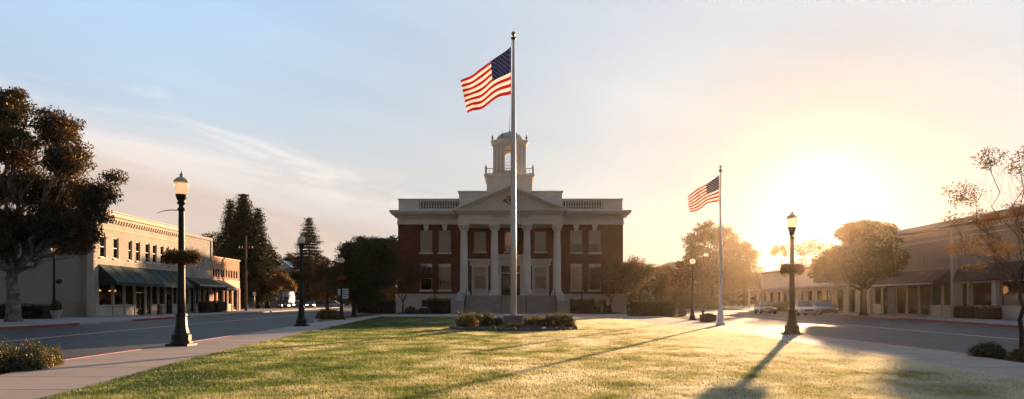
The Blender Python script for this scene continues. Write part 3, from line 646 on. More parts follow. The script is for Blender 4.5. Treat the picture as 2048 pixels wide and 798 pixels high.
# right side
tree('broadleaf_tree','highest hazy tree of the group behind the smaller flagpole',wx(1425,172),172,[(1420,465,32,30),(1390,490,26,30),(1450,475,30,26),(1405,540,52,50),(1445,540,46,48),(1375,530,24,28)],7,.45,M['leaf_mid'],M['barkd'],cr=1.4,ls=.5,lpc=70,seed=51,dens=.9)
tree('broadleaf_tree','hazy tree right of the smaller flagpole behind the pale shop',wx(1490,168),168,[(1478,500,30,26),(1505,515,20,24),(1470,555,40,40),(1510,560,24,34)],6,.4,M['leaf_mid'],M['barkd'],cr=1.3,ls=.48,lpc=70,seed=52,dens=.9)
tree('broadleaf_tree','low hazy tree between the clipped hedge and the thin far lamp',wx(1340,150),150,[(1335,550,26,20),(1362,560,26,34),(1318,570,18,18),(1350,590,40,16)],4,.3,M['leaf_mid'],M['barkd'],cr=1.1,ls=.4,lpc=60,seed=53)
tree('broadleaf_tree','pale sunlit tree right behind the near right street lamp',wx(1612,135),135,[(1605,500,26,22),(1632,492,26,20),(1645,520,24,26),(1600,530,20,18)],6,.3,M['leaf_mid'],M['barkd'],cr=1.0,ls=.32,lpc=34,seed=54,dens=.7)
tree('slender_tree','slim long trunked tree rising over the pale shop roof',wx(1564,140),140,[(1562,497,17,11),(1552,505,10,9),(1572,508,8,8)],9.5,.14,M['leaf_mid'],M['barkd'],cr=.7,ls=.3,lpc=34,seed=55,dens=.8)
tree('broadleaf_tree','round sunlit tree with forked trunk at the right kerb, in front of the sun',wx(1727,66),66,
 [(1720,505,52,32),(1672,520,44,36),(1775,510,34,34),(1735,455,46,17),(1700,470,36,20),(1650,535,26,26),(1770,540,28,20),(1700,548,40,22),(1650,550,28,20),(1745,535,40,24,1),(1792,520,24,24),(1745,482,44,22),(1780,455,12,10)],2.6,.3,M['leaf_mid'],M['barkd'],dens=1.35,cr=.6,ls=.17,lpc=120,seed=56)
tree('autumn_tree','slim young tree with sparse orange leaves at the right edge by the near walk',wx(2043,17.9),17.9,
 [(1925,385,42,32),(1990,315,34,26),(2035,330,30,34),(1905,440,18,20),(1960,440,44,26),(1915,495,34,24),(1975,490,40,28),(2040,430,34,40),(2075,380,34,50),(2025,500,34,28),(2090,470,34,40),(1940,535,30,12),(2060,310,20,30)],
 1.9,.05,M['leaf_oran'],M['barkd'],dens=.85,cr=.2,ls=.055,lpc=16,seed=63,droop=.0)
# hedges and shrubs
hedge('hedge','long clipped box hedge right of the courthouse lawn',11.0,15.4,63.6,66.4,1.45,seed=1,n=330,ls=.1)
hedge('hedge','dark clipped hedge behind the round tree left of the courthouse',-18.0,-13.6,78.5,80.5,1.5,seed=2,n=260,ls=.12)
hedge('hedge','long low dark hedge behind the huge left tree',-46,-36.9,53.6,55,1.15,seed=3,n=200,ls=.12)
hedge('hedge','clipped block of shrub left of the courthouse stairs',-9.6,-6.75,76.6,78.6,1.55,seed=4,n=260,ls=.12,rag=.1)
hedge('hedge','clipped block of shrub right of the courthouse stairs',6.6,9.4,76.6,78.6,1.5,seed=5,n=260,ls=.12,rag=.1)
hedge('hedge','low box hedge under the grey brick shopfront nearest the tan building',-36.6,-35.4,79.3,81.4,1.3,seed=6,n=200,ls=.14)
hedge('hedge','low box hedge under the grey brick shopfront farther from the tan building',-36.9,-35.7,83.2,85.6,1.3,seed=7,n=200,ls=.14)
hedge('hedge','clipped hedge below the dark shop window beside the white post on the right',37.2,37.9,55.2,57.8,1.0,seed=8,n=260,ls=.1)
hedge('hedge','clipped hedge at the far right shop pillar',37.0,37.8,52.4,54.6,1.0,seed=9,n=260,ls=.1)
hedge('hedge','low hedge in front of the shop row behind the silver parked car',35.6,36.8,84,94,1.2,seed=10,n=120,ls=.16)
hedge('hedge','dark roadside hedge behind the far right parked cars',28,36.5,118,120,2.2,seed=12,n=60,ls=.25)
for i,(px,Y,r,h,l) in enumerate([(822,75,.7,.75,'low round bush at the foot of the small red tree'),(848,75,.8,.6,'low bush between the small red tree and the clipped block shrub'),(1192,77,.6,1.2,'upright bush against the right wing basement near the stairs'),(1215,77,.6,.9,'small bush under the right wing basement, outermost'),(870,79.8,.55,1.9,'taller upright bush behind the clipped block left of the stairs')]):
    shrub('bush',l,wx(px,Y),Y,r,h,seed=70+i,n=1500,ls=.12,mat='hedge',spikes=3)
B=[(934,35.6,.6,.72,'big dark shrub at the left end of the flagpole bed'),(957,37.3,.42,.62,'gold tipped shrub second from the left end of the flagpole bed'),(976,35.2,.42,.66,'dark shrub midway between the bed left end and the granite plinth'),(995,35.4,.36,.46,'low dark shrub touching the left of the granite plinth'),(1062,35.3,.42,.44,'low shrub just right of the granite plinth'),(1083,35.4,.42,.46,'low shrub between the plinth and the big right shrub'),(1108,35.2,.56,.68,'big shrub with orange sunlit edge toward the right end of the flagpole bed'),(1130,35.6,.5,.68,'rounded glowing shrub at the right end of the flagpole bed'),(1070,37.8,.4,.5,'golden shrub behind the low shrubs right of the plinth'),(1026,34.0,.45,.25,'lowest ground hugging plant in front of the granite plinth')]
for i,(px,Y,r,h,l) in enumerate(B): shrub('shrub',l,wx(px,Y),Y,r,h,seed=90+i,n=3000,ls=.075,spikes=16,sp_h=.4,base=.05)
B=[(12,14.9,.46,.48,'feathery golden shrub at the left picture edge by the walk'),(45,14.6,.38,.34,'dark low shrub in the left bed nearest the walk'),(72,15.2,.38,.46,'tall stemmed golden shrub in the middle of the left bed'),(100,15.8,.26,.36,'small golden shrub at the kerb end of the left bed'),(-40,14.2,.55,.6,'golden shrub at the outer end of the left bed')]
for i,(px,Y,r,h,l) in enumerate(B): shrub('shrub',l,wx(px,Y),Y,r,h,seed=120+i,n=5200,ls=.036,mat='shrub' if i!=1 else 'hedge',spikes=26,sp_h=.5,base=-.02)
shrub('shrub','round dark shrub between the right walk and the red kerb',12.62,18.1,.42,.36,seed=130,n=5000,ls=.04,mat='hedge',base=-.02,spikes=14)
shrub('shrub','low shrub at the foot of the slim autumn tree',13.0,17.2,.42,.3,seed=131,n=4000,ls=.04,mat='hedge',base=-.02,spikes=10)
shrub('shrub','round brown shrub by the road left of the far sign lamp',wx(656,55),55,.9,.75,seed=132,n=3500,ls=.1,mat='leaf_oran',base=-.03)
shrub('shrub','small shrub at the end of the clipped hedge beside the right path',15.9,64,.4,.7,seed=133,n=1200,ls=.1,mat='hedge')
# distant woods and hills
rng=np.random.default_rng(77); C=[]
for k in range(240):
    a=math.radians(-62+124*k/239+rng.normal()*.3); R=rng.uniform(192,228); c=np.array([R*math.sin(a),R*math.cos(a),0]); h=rng.uniform(6,10)
    C.append(blob(rng,(c[0],c[1],h*.5),(6,6,h*.5),150,.3))
C=np.concatenate(C); C=C[C[:,2]>0]; o=poly_arrays('distant_woods',leaves(C,1.5,rng),4,M['leaf_dark']); tag(o,'distant dark line of woods closing off both streets',None,None,'stuff')
mb=MB(); n=120; prof=[]
for i in range(n+1):
    x=-520+1040*i/n; z=12+3.5*math.sin(i*.13+1)+1.8*math.sin(i*.37)+1.2*math.sin(i*1.1)+.8*math.sin(i*2.3)+8*math.exp(-((x-75)/32)**2)+rng.random()*.8
    prof.append((x,z))
v=[]
for x,z in prof: 
    for j,(dy_,f) in enumerate(((0,0),(25,.55),(60,.92),(90,1.0),(140,.8),(240,0))): v.append((x,250+dy_+rng.normal()*2,max(-.2,z*f+rng.normal()*.5 if f else -.2)))
fs=[]
for i in range(n):
    for j in range(5): a=i*6+j; fs.append((a,a+6,a+7,a+1))
mb.add(v,fs,smooth=True); o=mb.build('hills',surf('wooded_hill',(.03,.035,.015),(.015,.02,.01),scale=.05,fine=.6,bump=1,bdist=2)); o['kind']='structure'
# ================================================================ buildings
def wallgrid(mb,P,u0,u1,z0,z1,holes,dep=.22,mi=0,rmi=None):
    """front skin with openings and their reveals; P(u,out,z) -> xyz"""
    us=sorted({u0,u1}|{h[0] for h in holes}|{h[1] for h in holes}); zs=sorted({z0,z1}|{h[2] for h in holes}|{h[3] for h in holes})
    rmi=mi if rmi is None else rmi
    for a,b in zip(us,us[1:]):
        for c,d in zip(zs,zs[1:]):
            mu,mz=(a+b)/2,(c+d)/2
            if any(h[0]<mu<h[1] and h[2]<mz<h[3] for h in holes): continue
            mb.add([P(a,0,c),P(b,0,c),P(b,0,d),P(a,0,d)],[(0,1,2,3)],mi)
    for h in holes:
        a,b,c,d=h[:4]
        q=[(a,c),(b,c),(b,d),(a,d)]
        for i in range(4):
            p,r=q[i],q[(i+1)%4]
            mb.add([P(p[0],0,p[1]),P(r[0],0,r[1]),P(r[0],-dep,r[1]),P(p[0],-dep,p[1])],[(0,1,2,3)],rmi)
def pbox(mb,P,u0,u1,o0,o1,z0,z1,mi=0):
    c=[P(u,o,z) for z in (z0,z1) for (u,o) in ((u0,o0),(u1,o0),(u1,o1),(u0,o1))]
    mb.add(c,[(0,3,2,1),(4,5,6,7),(0,1,5,4),(1,2,6,5),(2,3,7,6),(3,0,4,7)],mi)
def window(parent,P,u0,u1,z0,z1,dep=.14,fw=.07,fm='frame_pale',rows=2,cols=1,blind=1.0,blindm='blind',glass='glass_win',back=True,label=None):
    """window > pane, blind"""
    mb=MB(); o0,o1=-dep-.05,-dep+.03
    pbox(mb,P,u0+.002,u0+fw,o0,o1,z0,z1); pbox(mb,P,u1-fw,u1-.002,o0,o1,z0,z1)
    pbox(mb,P,u0+fw,u1-fw,o0,o1,z0,z0+fw); pbox(mb,P,u0+fw,u1-fw,o0,o1,z1-fw,z1)
    for r in range(1,rows): z=z0+(z1-z0)*r/rows; pbox(mb,P,u0+fw,u1-fw,o0+.01,o1-.01,z-fw*.4,z+fw*.4)
    for c in range(1,cols): u=u0+(u1-u0)*c/cols; pbox(mb,P,u-fw*.35,u+fw*.35,o0+.01,o1-.01,z0+fw,z1-fw)
    f=mb.build('window',M[fm],parent)
    if label: f['label']=label
    g=MB(); pbox(g,P,u0+fw*.7,u1-fw*.7,-dep-.012,-dep-.004,z0+fw*.7,z1-fw*.7); g.build('pane',M[glass],f)
    if back:
        b=MB(); pbox(b,P,u0,u1,-dep-.3,-dep-.28,z0,z1); b.build('room_backing',M['dark_in'],f)
    if blind:
        zb=z1-(z1-z0)*blind; b=MB(); pbox(b,P,u0+fw*.6,u1-fw*.6,-dep-.08,-dep-.06,zb,z1-.01); b.build('blind',M[blindm],f)
    return f

# ---------------- courthouse
CY=84.0; CXm=wx(1021,CY)
ch=thing('courthouse','red brick courthouse with cream columned portico, pediment and domed cupola','courthouse',(CXm,CY,0))
S=CY/F; HB=wz(588,CY); HW=wz(449,CY)
P=lambda u,o,z:(u,-o,z)
W=wx(1246,CY)-CXm
def cwin(sx):
    out=[]
    for px in (852.5,889.5):
        u=(px-1021)*S*sx
        out.append((u-.72,u+.72))
    return [tuple(sorted(a)) for a in out]
upz=(wz(505,CY),wz(461,CY)); loz=(wz(580,CY),wz(534,CY))
wh=[]
for sx in (1,-1):
    for a in cwin(sx): wh+= [(a[0],a[1],*upz),(a[0],a[1],*loz)]
ctr=[(960-1021)*S*1.0,(1081-1021)*S]; PD=.0
pu=[(wx(960,CY)-CXm),0,(wx(1081,CY)-CXm)]
pup=(wz(503,CY),wz(463,CY)); plo=(wz(578,CY),wz(535,CY))
for k,u in enumerate(pu):
    wh.append((u-.72,u+.72,*pup))
    if k!=1: wh.append((u-.7,u+.7,*plo))
wh.append((-1.15,1.15,2.03,wz(532,CY)))
mb=MB(); wallgrid(mb,P,-W,W,2.03,HW,wh,.22)
mb.add([P(-W,0,2),P(-W,-20,2),P(-W,-20,HW),P(-W,0,HW)],[(0,1,2,3)]); mb.add([P(W,0,2),P(W,-20,2),P(W,-20,HW),P(W,0,HW)],[(0,1,2,3)]); mb.add([P(-W,-20,2),P(W,-20,2),P(W,-20,HW),P(-W,-20,HW)],[(0,1,2,3)])
mb.build('wall',M['brick'],ch,fix=False)
mb=MB()
for a,b in ((-W-.25,-6.25),(6.25,W+.25)):
    mb.box(a,b,-.28,20.2,-.1,HB-.25); mb.box(a-.04,b+.04,-.36,20.25,HB-.25,HB)
mb.box(-6.25,6.25,.3,20.2,-.1,2.0)
mb.build('basement',M['stone'],ch,bevel=.02)
def stone(name,f,bev=.01,*boxes,prism=None):
    m_=MB()
    for q in boxes: m_.box(*q)
    if prism: m_.prism(*prism)
    return m_.build(name,M['stone'],f,bevel=bev)
for sx in (1,-1):
    for a in cwin(sx):
        f=window(ch,P,a[0],a[1],*upz,blind=(.98 if sx>0 or a[0]<-9 else .62),rows=2)
        stone('sill',f,.01,(a[0]-.14,a[1]+.14,-.14,0,upz[0]-.2,upz[0]-.002)); c=(a[0]+a[1])/2; z=upz[1]
        stone('keystone',f,.01,prism=([(c-.22,-.12,z-.02),(c+.22,-.12,z-.02),(c+.34,-.12,HW-.03),(c-.34,-.12,HW-.03)],(0,.12,0)))
        f=window(ch,P,a[0],a[1],*loz,blind=.4+.04*(int(a[0]*7)%6),blindm='blind_dim' if int(a[0])%2 else 'blind',rows=2)
        stone('sill',f,.01,(a[0]-.14,a[1]+.14,-.14,0,loz[0]-.2,loz[0]-.002)); stone('lintel',f,.01,(a[0]-.02,a[1]+.02,-.08,0,loz[1],loz[1]+.38))
# portico back wall dressings
for k,u in enumerate(pu):
    f=window(ch,P,u-.72,u+.72,*pup,blind=.97); stone('sill',f,.01,(u-.86,u+.86,-.14,0,pup[0]-.2,pup[0]-.002))
    if k==1: continue
    f=window(ch,P,u-.7,u+.7,*plo,blind=.42,rows=2); z0,z1=plo
    stone('sill',f,.01,(u-.72,u+.72,-.2,0,z0-.2,z0-.002))
    stone('window_surround',f,.015,(u-1.02,u-.72,-.16,0,2.03,z1+.25),(u+.72,u+1.02,-.16,0,2.03,z1+.25),(u-.72,u+.72,-.16,0,z1,z1+.25),(u-1.25,u+1.25,-.2,0,z1+.25,z1+.8),(u-1.4,u+1.4,-.4,0,z1+.8,z1+1.05),(u-.72,u+.72,-.08,0,2.03,z0-.21))
mb=MB()
zt=wz(532,CY)
mb.box(-1.6,-1.15,-.2,0,2.03,zt+.35); mb.box(1.15,1.6,-.2,0,2.03,zt+.35); mb.box(-1.15,1.15,-.2,0,zt,zt+.35)
mb.box(-1.9,1.9,-.26,0,zt+.35,zt+.95); mb.box(-2.1,2.1,-.5,0,zt+.95,zt+1.25); mb.box(-2.0,2.0,-.2,0,zt+1.25,zt+1.45)
mb.box(-1.15,1.15,-.08,.1,zt-.95,zt-.8)
mb.build('door_surround',M['stone'],ch,bevel=.015)
zd=zt-.95
d=MB(); d.box(-1.13,1.13,.12,.2,2.03,zd); d.build('door',M['door'],ch)
dd=ch.children[-1]
d=MB()
for s_ in (-1,1):
    d.box(s_*.56-.38,s_*.56+.38,.1,.13,2.9,zd-.25)
    d.box(s_*.1-.02,s_*.1+.02,.04,.1,2.9,3.4)
d.build('door_glazing',M['glass_win'],dd)
d=MB(); d.box(-.03,.03,.08,.118,2.03,zd); d.build('meeting_stile',M['frame_dark'],dd)
d=MB(); d.box(-1.13,1.13,.1,.2,zt-.8,zt-.02); d.build('transom_window',M['glass_dark'],ch)
# wing entablature, cornice, parapet
mb=MB(); z0=HW; z1=wz(434,CY)
mb.box(-W-.1,W+.1,-.12,20.1,z0+.002,z0+.35); mb.box(-W-.06,W+.06,-.08,20.06,z0+.352,z1)
mb.build('frieze',M['stone'],ch,bevel=.01)
mb=MB(); zc=z1
for o_,dz_ in ((.22,.16),(.42,.14),(.78,.2),(.92,.26)):
    mb.box(-W-o_,W+o_,-o_,20+o_,zc+.002,zc+dz_); zc+=dz_
mb.build('cornice',M['stone'],ch,bevel=.02)
mb=MB(); x=-W-.3
while x<W+.3:
    if abs(x)>6.4: mb.box(x,x+.17,-.38,-.2,z1-.16,z1)
    x+=.34
mb.build('dentils',M['stone'],ch)
zp=wz(397,CY); zq=zc
bl=[(wx(838,CY)-CXm,wx(918,CY)-CXm),(wx(1124,CY)-CXm,wx(1206,CY)-CXm)]
mb=MB(); ph=[(a,b,zq+.3,zp-.32) for a,b in bl]; [mb.box(a-.1,b+.1,.53,.58,zq,zp-.13,1) for a,b in bl]  # dark back panels: shade between the balusters put into the colour
P2=lambda u,o,z:(u,.12-o,z)
wallgrid(mb,P2,-W+.05,W-.05,zq-.2,zp-.12,ph,.4)
mb.box(-W+.05,-W+.4,.121,19,zq,zp-.12); mb.box(W-.4,W-.05,.121,19,zq,zp-.12)
mb.box(-W-.05,W+.05,0.02,.6,zp-.12,zp); mb.box(-W+.45,W-.45,.7,19,zq-.2,zq+.1)
mb.build('parapet',[M['stone'],M['side_dark']],ch)
for a,b in bl:
    mb=MB(); n=int((b-a)/.31)
    for i in range(n):
        c=a+(i+.5)*(b-a)/n
        mb.lathe([(.05,0),(.1,.02),(.06,.12),(.11,.3),(.05,.55),(.1,zp-zq-.66),(.1,zp-zq-.62)],6,(c,.3,zq+.3))
    mb.build('balustrade',M['stone'],ch)
mb=MB(); za=wz(383,CY); a0=6.3
mb.box(-a0,a0,-.5,6,zq,za-.22); mb.box(-a0-.14,a0+.14,-.64,6.1,za-.22,za)
mb.build('attic',M['stone'],ch,bevel=.02)
# portico
PY=-4.0; SP=(CY+PY)/F
zE=wz(449,CY+PY); zT=wz(419,CY+PY-.4); zA=wz(371,CY+PY-.4)
mb=MB(); fy=PY-.55
mb.box(-6.1,6.1,fy,-.13,zE,zE+.42); mb.box(-6.14,6.14,fy-.05,-.13,zE+.422,zE+.5); mb.box(-6.04,6.04,fy+.04,-.13,zE+.502,zT-.42)
mb.build('portico_entablature',M['stone'],ch,bevel=.01)
mb=MB()
mb.box(-6.3,6.3,fy-.25,-.12,zT-.42,zT-.28); mb.box(-6.6,6.6,fy-.5,-.1,zT-.278,zT-.14); mb.box(-6.75,6.75,fy-.62,-.1,zT-.138,zT)
x=-6.2
while x<6.1: mb.box(x,x+.15,fy-.2,fy+.03,zT-.58,zT-.422); x+=.3
# raking cornices
hw=6.75; up=zA-zT; ln=math.hypot(hw,up); nx,nz=-up/ln,hw/ln
for sx in (-1,1):
    for t0,t1,o_ in ((0,.2,.62),(.2,.32,.42),(.32,.46,.2)):
        pts=[(sx*(hw),fy-o_,zT-.0),(0,fy-o_,zA),(0,fy-o_,zA-t1*ln/hw*1.0)]
        a=(sx*hw*(1-t0/up),zT); 
        q=[(sx*hw,zT+.001) if t0==0 else (sx*(hw-t0*ln/up),zT+.001),(sx*.0,zA-t0*ln/hw),(0,zA-t1*ln/hw),(sx*(hw-t1*ln/up),zT+.001)]
        mb.prism([(x_,fy-o_,z_) for x_,z_ in q],(0,o_+fy*-1-.1-.3,0))
    # blocks beneath the rake
    k=.06
    while k<.93:
        x_=sx*hw*(1-k)*.93; z_=zT+(zA-zT-.0)*k-.24-.05
        if z_>zT+.1 : mb.box(x_-.08,x_+.08,fy-.17,fy+.02,z_-.12,z_+.02)
        k+=.042
mb.build('pediment_cornice',M['stone'],ch,fix=True)
mb=MB(); mb.prism([(-hw+.8,fy+.02,zT),(hw-.8,fy+.02,zT),(0,fy+.02,zA-.35)],(0,.3,0)); mb.build('tympanum',M['tympanum'],ch)
mb=MB(); mb.prism([(-hw+.25,fy+.35,zT),(hw-.25,fy+.35,zT),(0,fy+.35,zA-.12)],(0,4.2,0)); mb.build('portico_roof',M['roof'],ch)
# carved emblem: wreath and shield relief
mb=MB(); ez=wz(402,CY+PY)
for i in range(14):
    a=2*PI*i/14; mb.lathe([(.02,-.1),(.085,-.03),(.07,.05),(.02,.1)],6,(.48*math.cos(a),fy-.01,ez+.42*math.sin(a)))
mb.prism([(-.2,fy-.05,ez+.2),(.2,fy-.05,ez+.2),(.2,fy-.05,ez-.02),(0,fy-.05,ez-.28),(-.2,fy-.05,ez-.02)],(0,.08,0))
for s_ in (-1,1): mb.prism([(s_*.55,fy-.04,ez-.25),(s_*.85,fy-.04,ez-.12),(s_*.62,fy-.04,ez+.25)],(0,.08,0))
mb.build('carved_emblem',M['letter'],ch)
def text(s,x,y,z,size,mat,parent,rz=0,name='inscription'):
    cu=bpy.data.curves.new('t','FONT'); cu.body=s; cu.size=size; cu.extrude=.02; cu.align_x='CENTER'; cu.align_y='CENTER'; cu.space_character=1.15
    o=bpy.data.objects.new('t',cu); COL.objects.link(o); bpy.context.view_layer.update()
    me=bpy.data.meshes.new_from_object(o.evaluated_get(bpy.context.evaluated_depsgraph_get())); bpy.data.objects.remove(o)
    q=bpy.data.objects.new(name,me); COL.objects.link(q); me.materials.clear(); me.materials.append(mat); q.parent=parent; q.location=(x,y,z); q.rotation_euler=(PI/2,0,rz); return q
tz=wz(434,CY+PY)
text('TAXSTL',wx(1000,CY+PY)-CXm,fy+.03,tz,.42,M['letter'],ch); text('LJPZO',wx(1046,CY+PY)-CXm,fy+.03,tz,.42,M['letter'],ch)
# columns
cxs=[wx(p,CY+PY)-CXm for p in (928,989,1054,1114)]
def column(x):
    h=zE-2.03; c=MB(); prof=[(.48,.62),(.5,.75)]
    for i in range(9): t=i/8; prof.append((.47-.085*t*t,.8+(h-1.55)*t))
    c.lathe(prof,32,(x,PY,2.03),flute=.05,smooth=False)
    s=c.build('column',M['stone'],ch)
    b=MB(); b.box(x-.66,x+.66,PY-.66,PY+.66,2.035,2.28); b.lathe([(.62,.25),(.66,.33),(.6,.42),(.54,.46),(.58,.54),(.5,.62)],24,(x,PY,2.03)); b.build('column_base',M['stone'],s)
    k=MB(); zz=h-.78; k.lathe([(.4,zz),(.42,zz+.08),(.39,zz+.1),(.44,zz+.3),(.56,zz+.62)],16,(x,PY,2.03))
    for i in range(12):
        a=2*PI*i/12
        for q,(zo,ro) in enumerate(((.2,.47),(.44,.54))):
            aa=a+(q*PI/12); k.lathe([(.02,-.12),(.08,-.03),(.1,.06),(.03,.13)],5,(x+ro*math.cos(aa),PY+ro*math.sin(aa),2.03+zz+zo))
    for sx in (-1,1):
        for sy in (-1,1): k.tube([(x+sx*.52,PY+sy*.52-.07,zE-.24),(x+sx*.52,PY+sy*.52+.07,zE-.24)],.11,10)
    k.box(x-.62,x+.62,PY-.62,PY+.62,zE-.14,zE-.003); k.build('capital',M['stone'],s)
for x in cxs: column(x)
mb=MB(); mb.box(-6.2,6.2,PY-.85,.3,1.7,2.03); mb.box(-6.0,6.0,PY-.6,.3,-.1,1.7); mb.build('porch_floor',M['steps'],ch)
mb=MB(); ns=12; y0=PY-.85
for i in range(ns):
    zt_=2.03-(i+1)*2.03/ns
    mb.box(-5.25,5.25,y0-(i+1)*.3-.03,y0-i*.3-.002 if i else y0-.002,zt_-.05,zt_) if zt_>.05 else None
    if zt_>.03: mb.box(-5.25,5.25,y0-(i+1)*.3,y0-i*.3-.003,-.1,zt_-.05)
mb.build('stairs',M['steps'],ch)
for sx in (-1,1):
    mb=MB(); a,b=(5.26,6.15)
    xs=sorted((sx*a,sx*b))
    mb.prism([(xs[0],y0,-.1),(xs[0],y0-3.7,-.1),(xs[0],y0-3.7,.95),(xs[0],y0-.2,2.35),(xs[0],y0,2.35)],(xs[1]-xs[0],0,0))
    mb.box(xs[0]-.1-.25*(sx<0)*1,xs[1]+.1+.25*(sx>0),y0-4.6,y0-3.705,-.1,1.35); mb.box(xs[0]-.16-.25*(sx<0),xs[1]+.16+.25*(sx>0),y0-4.66,y0-3.64,1.352,1.48)
    mb.build('stair_cheek_wall',M['stone2'],ch,bevel=.02)
mb=MB()
for x in (wx(1003,CY-6)-CXm,wx(1052,CY-6)-CXm,-5.1,5.1):
    mb=MB(); mb.tube([(x,y0-3.6,1.0),(x,y0,2.95)],.035,6)
    for t in (0,.33,.66,1): mb.tube([(x,y0-3.6*(1-t),.1+1.93*t if t<1 else 2.03),(x,y0-3.6*(1-t),1.0+1.95*t)],.028,6)
    mb.build('handrail',M['rail'],ch)
# low basement fittings
for px in (852,1204): mb=MB(); xx=wx(px,CY)-CXm; mb.box(xx-.5,xx+.5,-.31,-.281,.7,1.5); mb.build('basement_vent',M['frame_dark'],ch)
mb=MB(); xx=wx(1163,CY)-CXm; mb.tube([(xx,-.42,.2),(xx,-.42,HB+.8)],.05,6); mb.build('downpipe',M['rail'],ch)
# cupola
QY=8.0; Q=lambda py: wz(py,CY+QY); SQ=(CY+QY)/F; qx=wx(1019,CY+QY)-CXm
mb=MB(); hb=44*SQ
mb.box(qx-hb,qx+hb,QY-hb,QY+hb,zq,Q(362)); mb.box(qx-hb-.25,qx+hb+.25,QY-hb-.25,QY+hb+.25,Q(362),Q(359)); mb.box(qx-hb-.35,qx+hb+.35,QY-hb-.35,QY+hb+.35,Q(359)+.002,Q(357))
cu=mb.build('cupola',M['stone'],ch,bevel=.02)
R=31*SQ/math.cos(PI/8)
zb_,zt2=Q(357),Q(293)
mb=MB(); open_w=10*SQ; az0,az1=Q(347),Q(309)
for k in range(8):
    a0_=PI/8+k*PI/4-PI/2-PI/4; a1_=a0_+PI/4
    A=Vector((qx+R*math.cos(a0_),QY+R*math.sin(a0_),0)); B_=Vector((qx+R*math.cos(a1_),QY+R*math.sin(a1_),0)); mid=(A+B_)/2; e=(B_-A).normalized(); hwk=(B_-A).length/2
    nrm=Vector((math.cos((a0_+a1_)/2),math.sin((a0_+a1_)/2),0))
    def PP(u,o,z): v=mid+e*u+nrm*o; return (v.x,v.y,z)
    if k%2==0:
        r=min(open_w,hwk-.22); arc=[(r*math.cos(t),az1+r*math.sin(t)) for t in np.linspace(0,PI,13)]
        # jambs, arch head
        for o_ in (0,-.25):
            mb.add([PP(-hwk,o_,zb_),PP(-r,o_,zb_),PP(-r,o_,az1),PP(-hwk,o_,az1)],[(0,1,2,3)]); mb.add([PP(r,o_,zb_),PP(hwk,o_,zb_),PP(hwk,o_,az1),PP(r,o_,az1)],[(0,1,2,3)])
            mb.add([PP(-r,o_,zb_),PP(r,o_,zb_),PP(r,o_,az0),PP(-r,o_,az0)],[(0,1,2,3)])
            for i in range(12):
                p,q=arc[i],arc[i+1]; mb.add([PP(p[0],o_,p[1]),PP(p[0],o_,zt2),PP(q[0],o_,zt2),PP(q[0],o_,q[1])],[(0,1,2,3)])
            mb.add([PP(r,o_,az1),PP(hwk,o_,az1),PP(hwk,o_,zt2),PP(r,o_,zt2)],[(0,1,2,3)]); mb.add([PP(-hwk,o_,az1),PP(-r,o_,az1),PP(-r,o_,zt2),PP(-hwk,o_,zt2)],[(0,1,2,3)])
        ring=[(-r,az0)]+[(x_,z_) for x_,z_ in arc[::-1]]+[(r,az0)]
        for i in range(len(ring)): p,q=ring[i],ring[(i+1)%len(ring)]; mb.add([PP(p[0],0,p[1]),PP(q[0],0,q[1]),PP(q[0],-.25,q[1]),PP(p[0],-.25,p[1])],[(0,1,2,3)])
        for u in (-hwk+.1,hwk-.1): pbox(mb,PP,u-.09,u+.09,.002,.1,zb_,zt2)
    else:
        mb.add([PP(-hwk,0,zb_),PP(hwk,0,zb_),PP(hwk,0,zt2),PP(-hwk,0,zt2)],[(0,1,2,3)])
        for u in (-hwk+.16,0,hwk-.16): pbox(mb,PP,u-.12,u+.12,.002,.12,zb_,zt2)
mb.build('drum',M['stone'],cu,fix=False)
mb=MB(); r=min(open_w,R*math.sin(PI/8)-.22)
for yy in (QY-R*math.cos(PI/8)+.1,QY+R*math.cos(PI/8)-.2):
    z=az0+.05
    while z<az1+r*.3:
        mb.prism([(qx-r,yy,z),(qx-r,yy+.16,z+.02),(qx-r,yy+.16,z+.04),(qx-r,yy,z+.025)],(2*r,0,0)); z+=.2
mb.build('louvre',M['frame_pale'],cu)
mb=MB(); rc=R; rot=PI/8
mb.lathe([(rc,Q(294)),(rc+.12,Q(294)+.1),(rc+.14,Q(291)),(rc+.3,Q(290)),(rc+.42,Q(287)),(rc+.42,Q(285)),(rc*.95,Q(285)+.02)],8,(qx,QY,0),smooth=False,rot=rot); mb.build('cupola_cornice',M['stone'],cu)
mb=MB(); rd=27*SQ; zz0=Q(284); hh=Q(267)-zz0
mb.lathe([(rd*1.04,0),(rd,.12)]+[(rd*math.cos(t)*.99+.02,.12+hh*math.sin(t)) for t in np.linspace(.15,PI/2-.04,8)],16,(qx,QY,zz0),smooth=False); mb.build('dome',surf('dome_lead',(.55,.55,.55),(.45,.45,.46),rough=.55,scale=1.5),cu)
mb=MB(); mb.lathe([(.2,Q(268)),(.12,Q(266)),(.2,Q(264)),(.06,Q(262)),(.03,Q(258)),(.012,Q(232))],8,(qx,QY,0)); mb.build('spire',M['frame_dark'],cu)
mb=MB()
for k in range(8):
    a=rot+k*PI/4
    mb=MB(); mb.lathe([(.12,0),(.05,.1),(.16,.35),(.1,.55),(.03,.75),(.02,.85)],8,(qx+(rc+.2)*math.cos(a),QY+(rc+.2)*math.sin(a),Q(285)))
    mb.build('urn_finial',M['stone2'],cu)
mb=MB(); hr=hb+.1
for sx,sy in ((-1,-1),(1,-1),(1,1),(-1,1)):
    mb.lathe([(.14,0),(.14,.85),(.2,.87),(.2,.93),(.06,1.0),(.11,1.12),(.02,1.25)],8,(qx+sx*hr,QY+sy*hr,Q(357)))
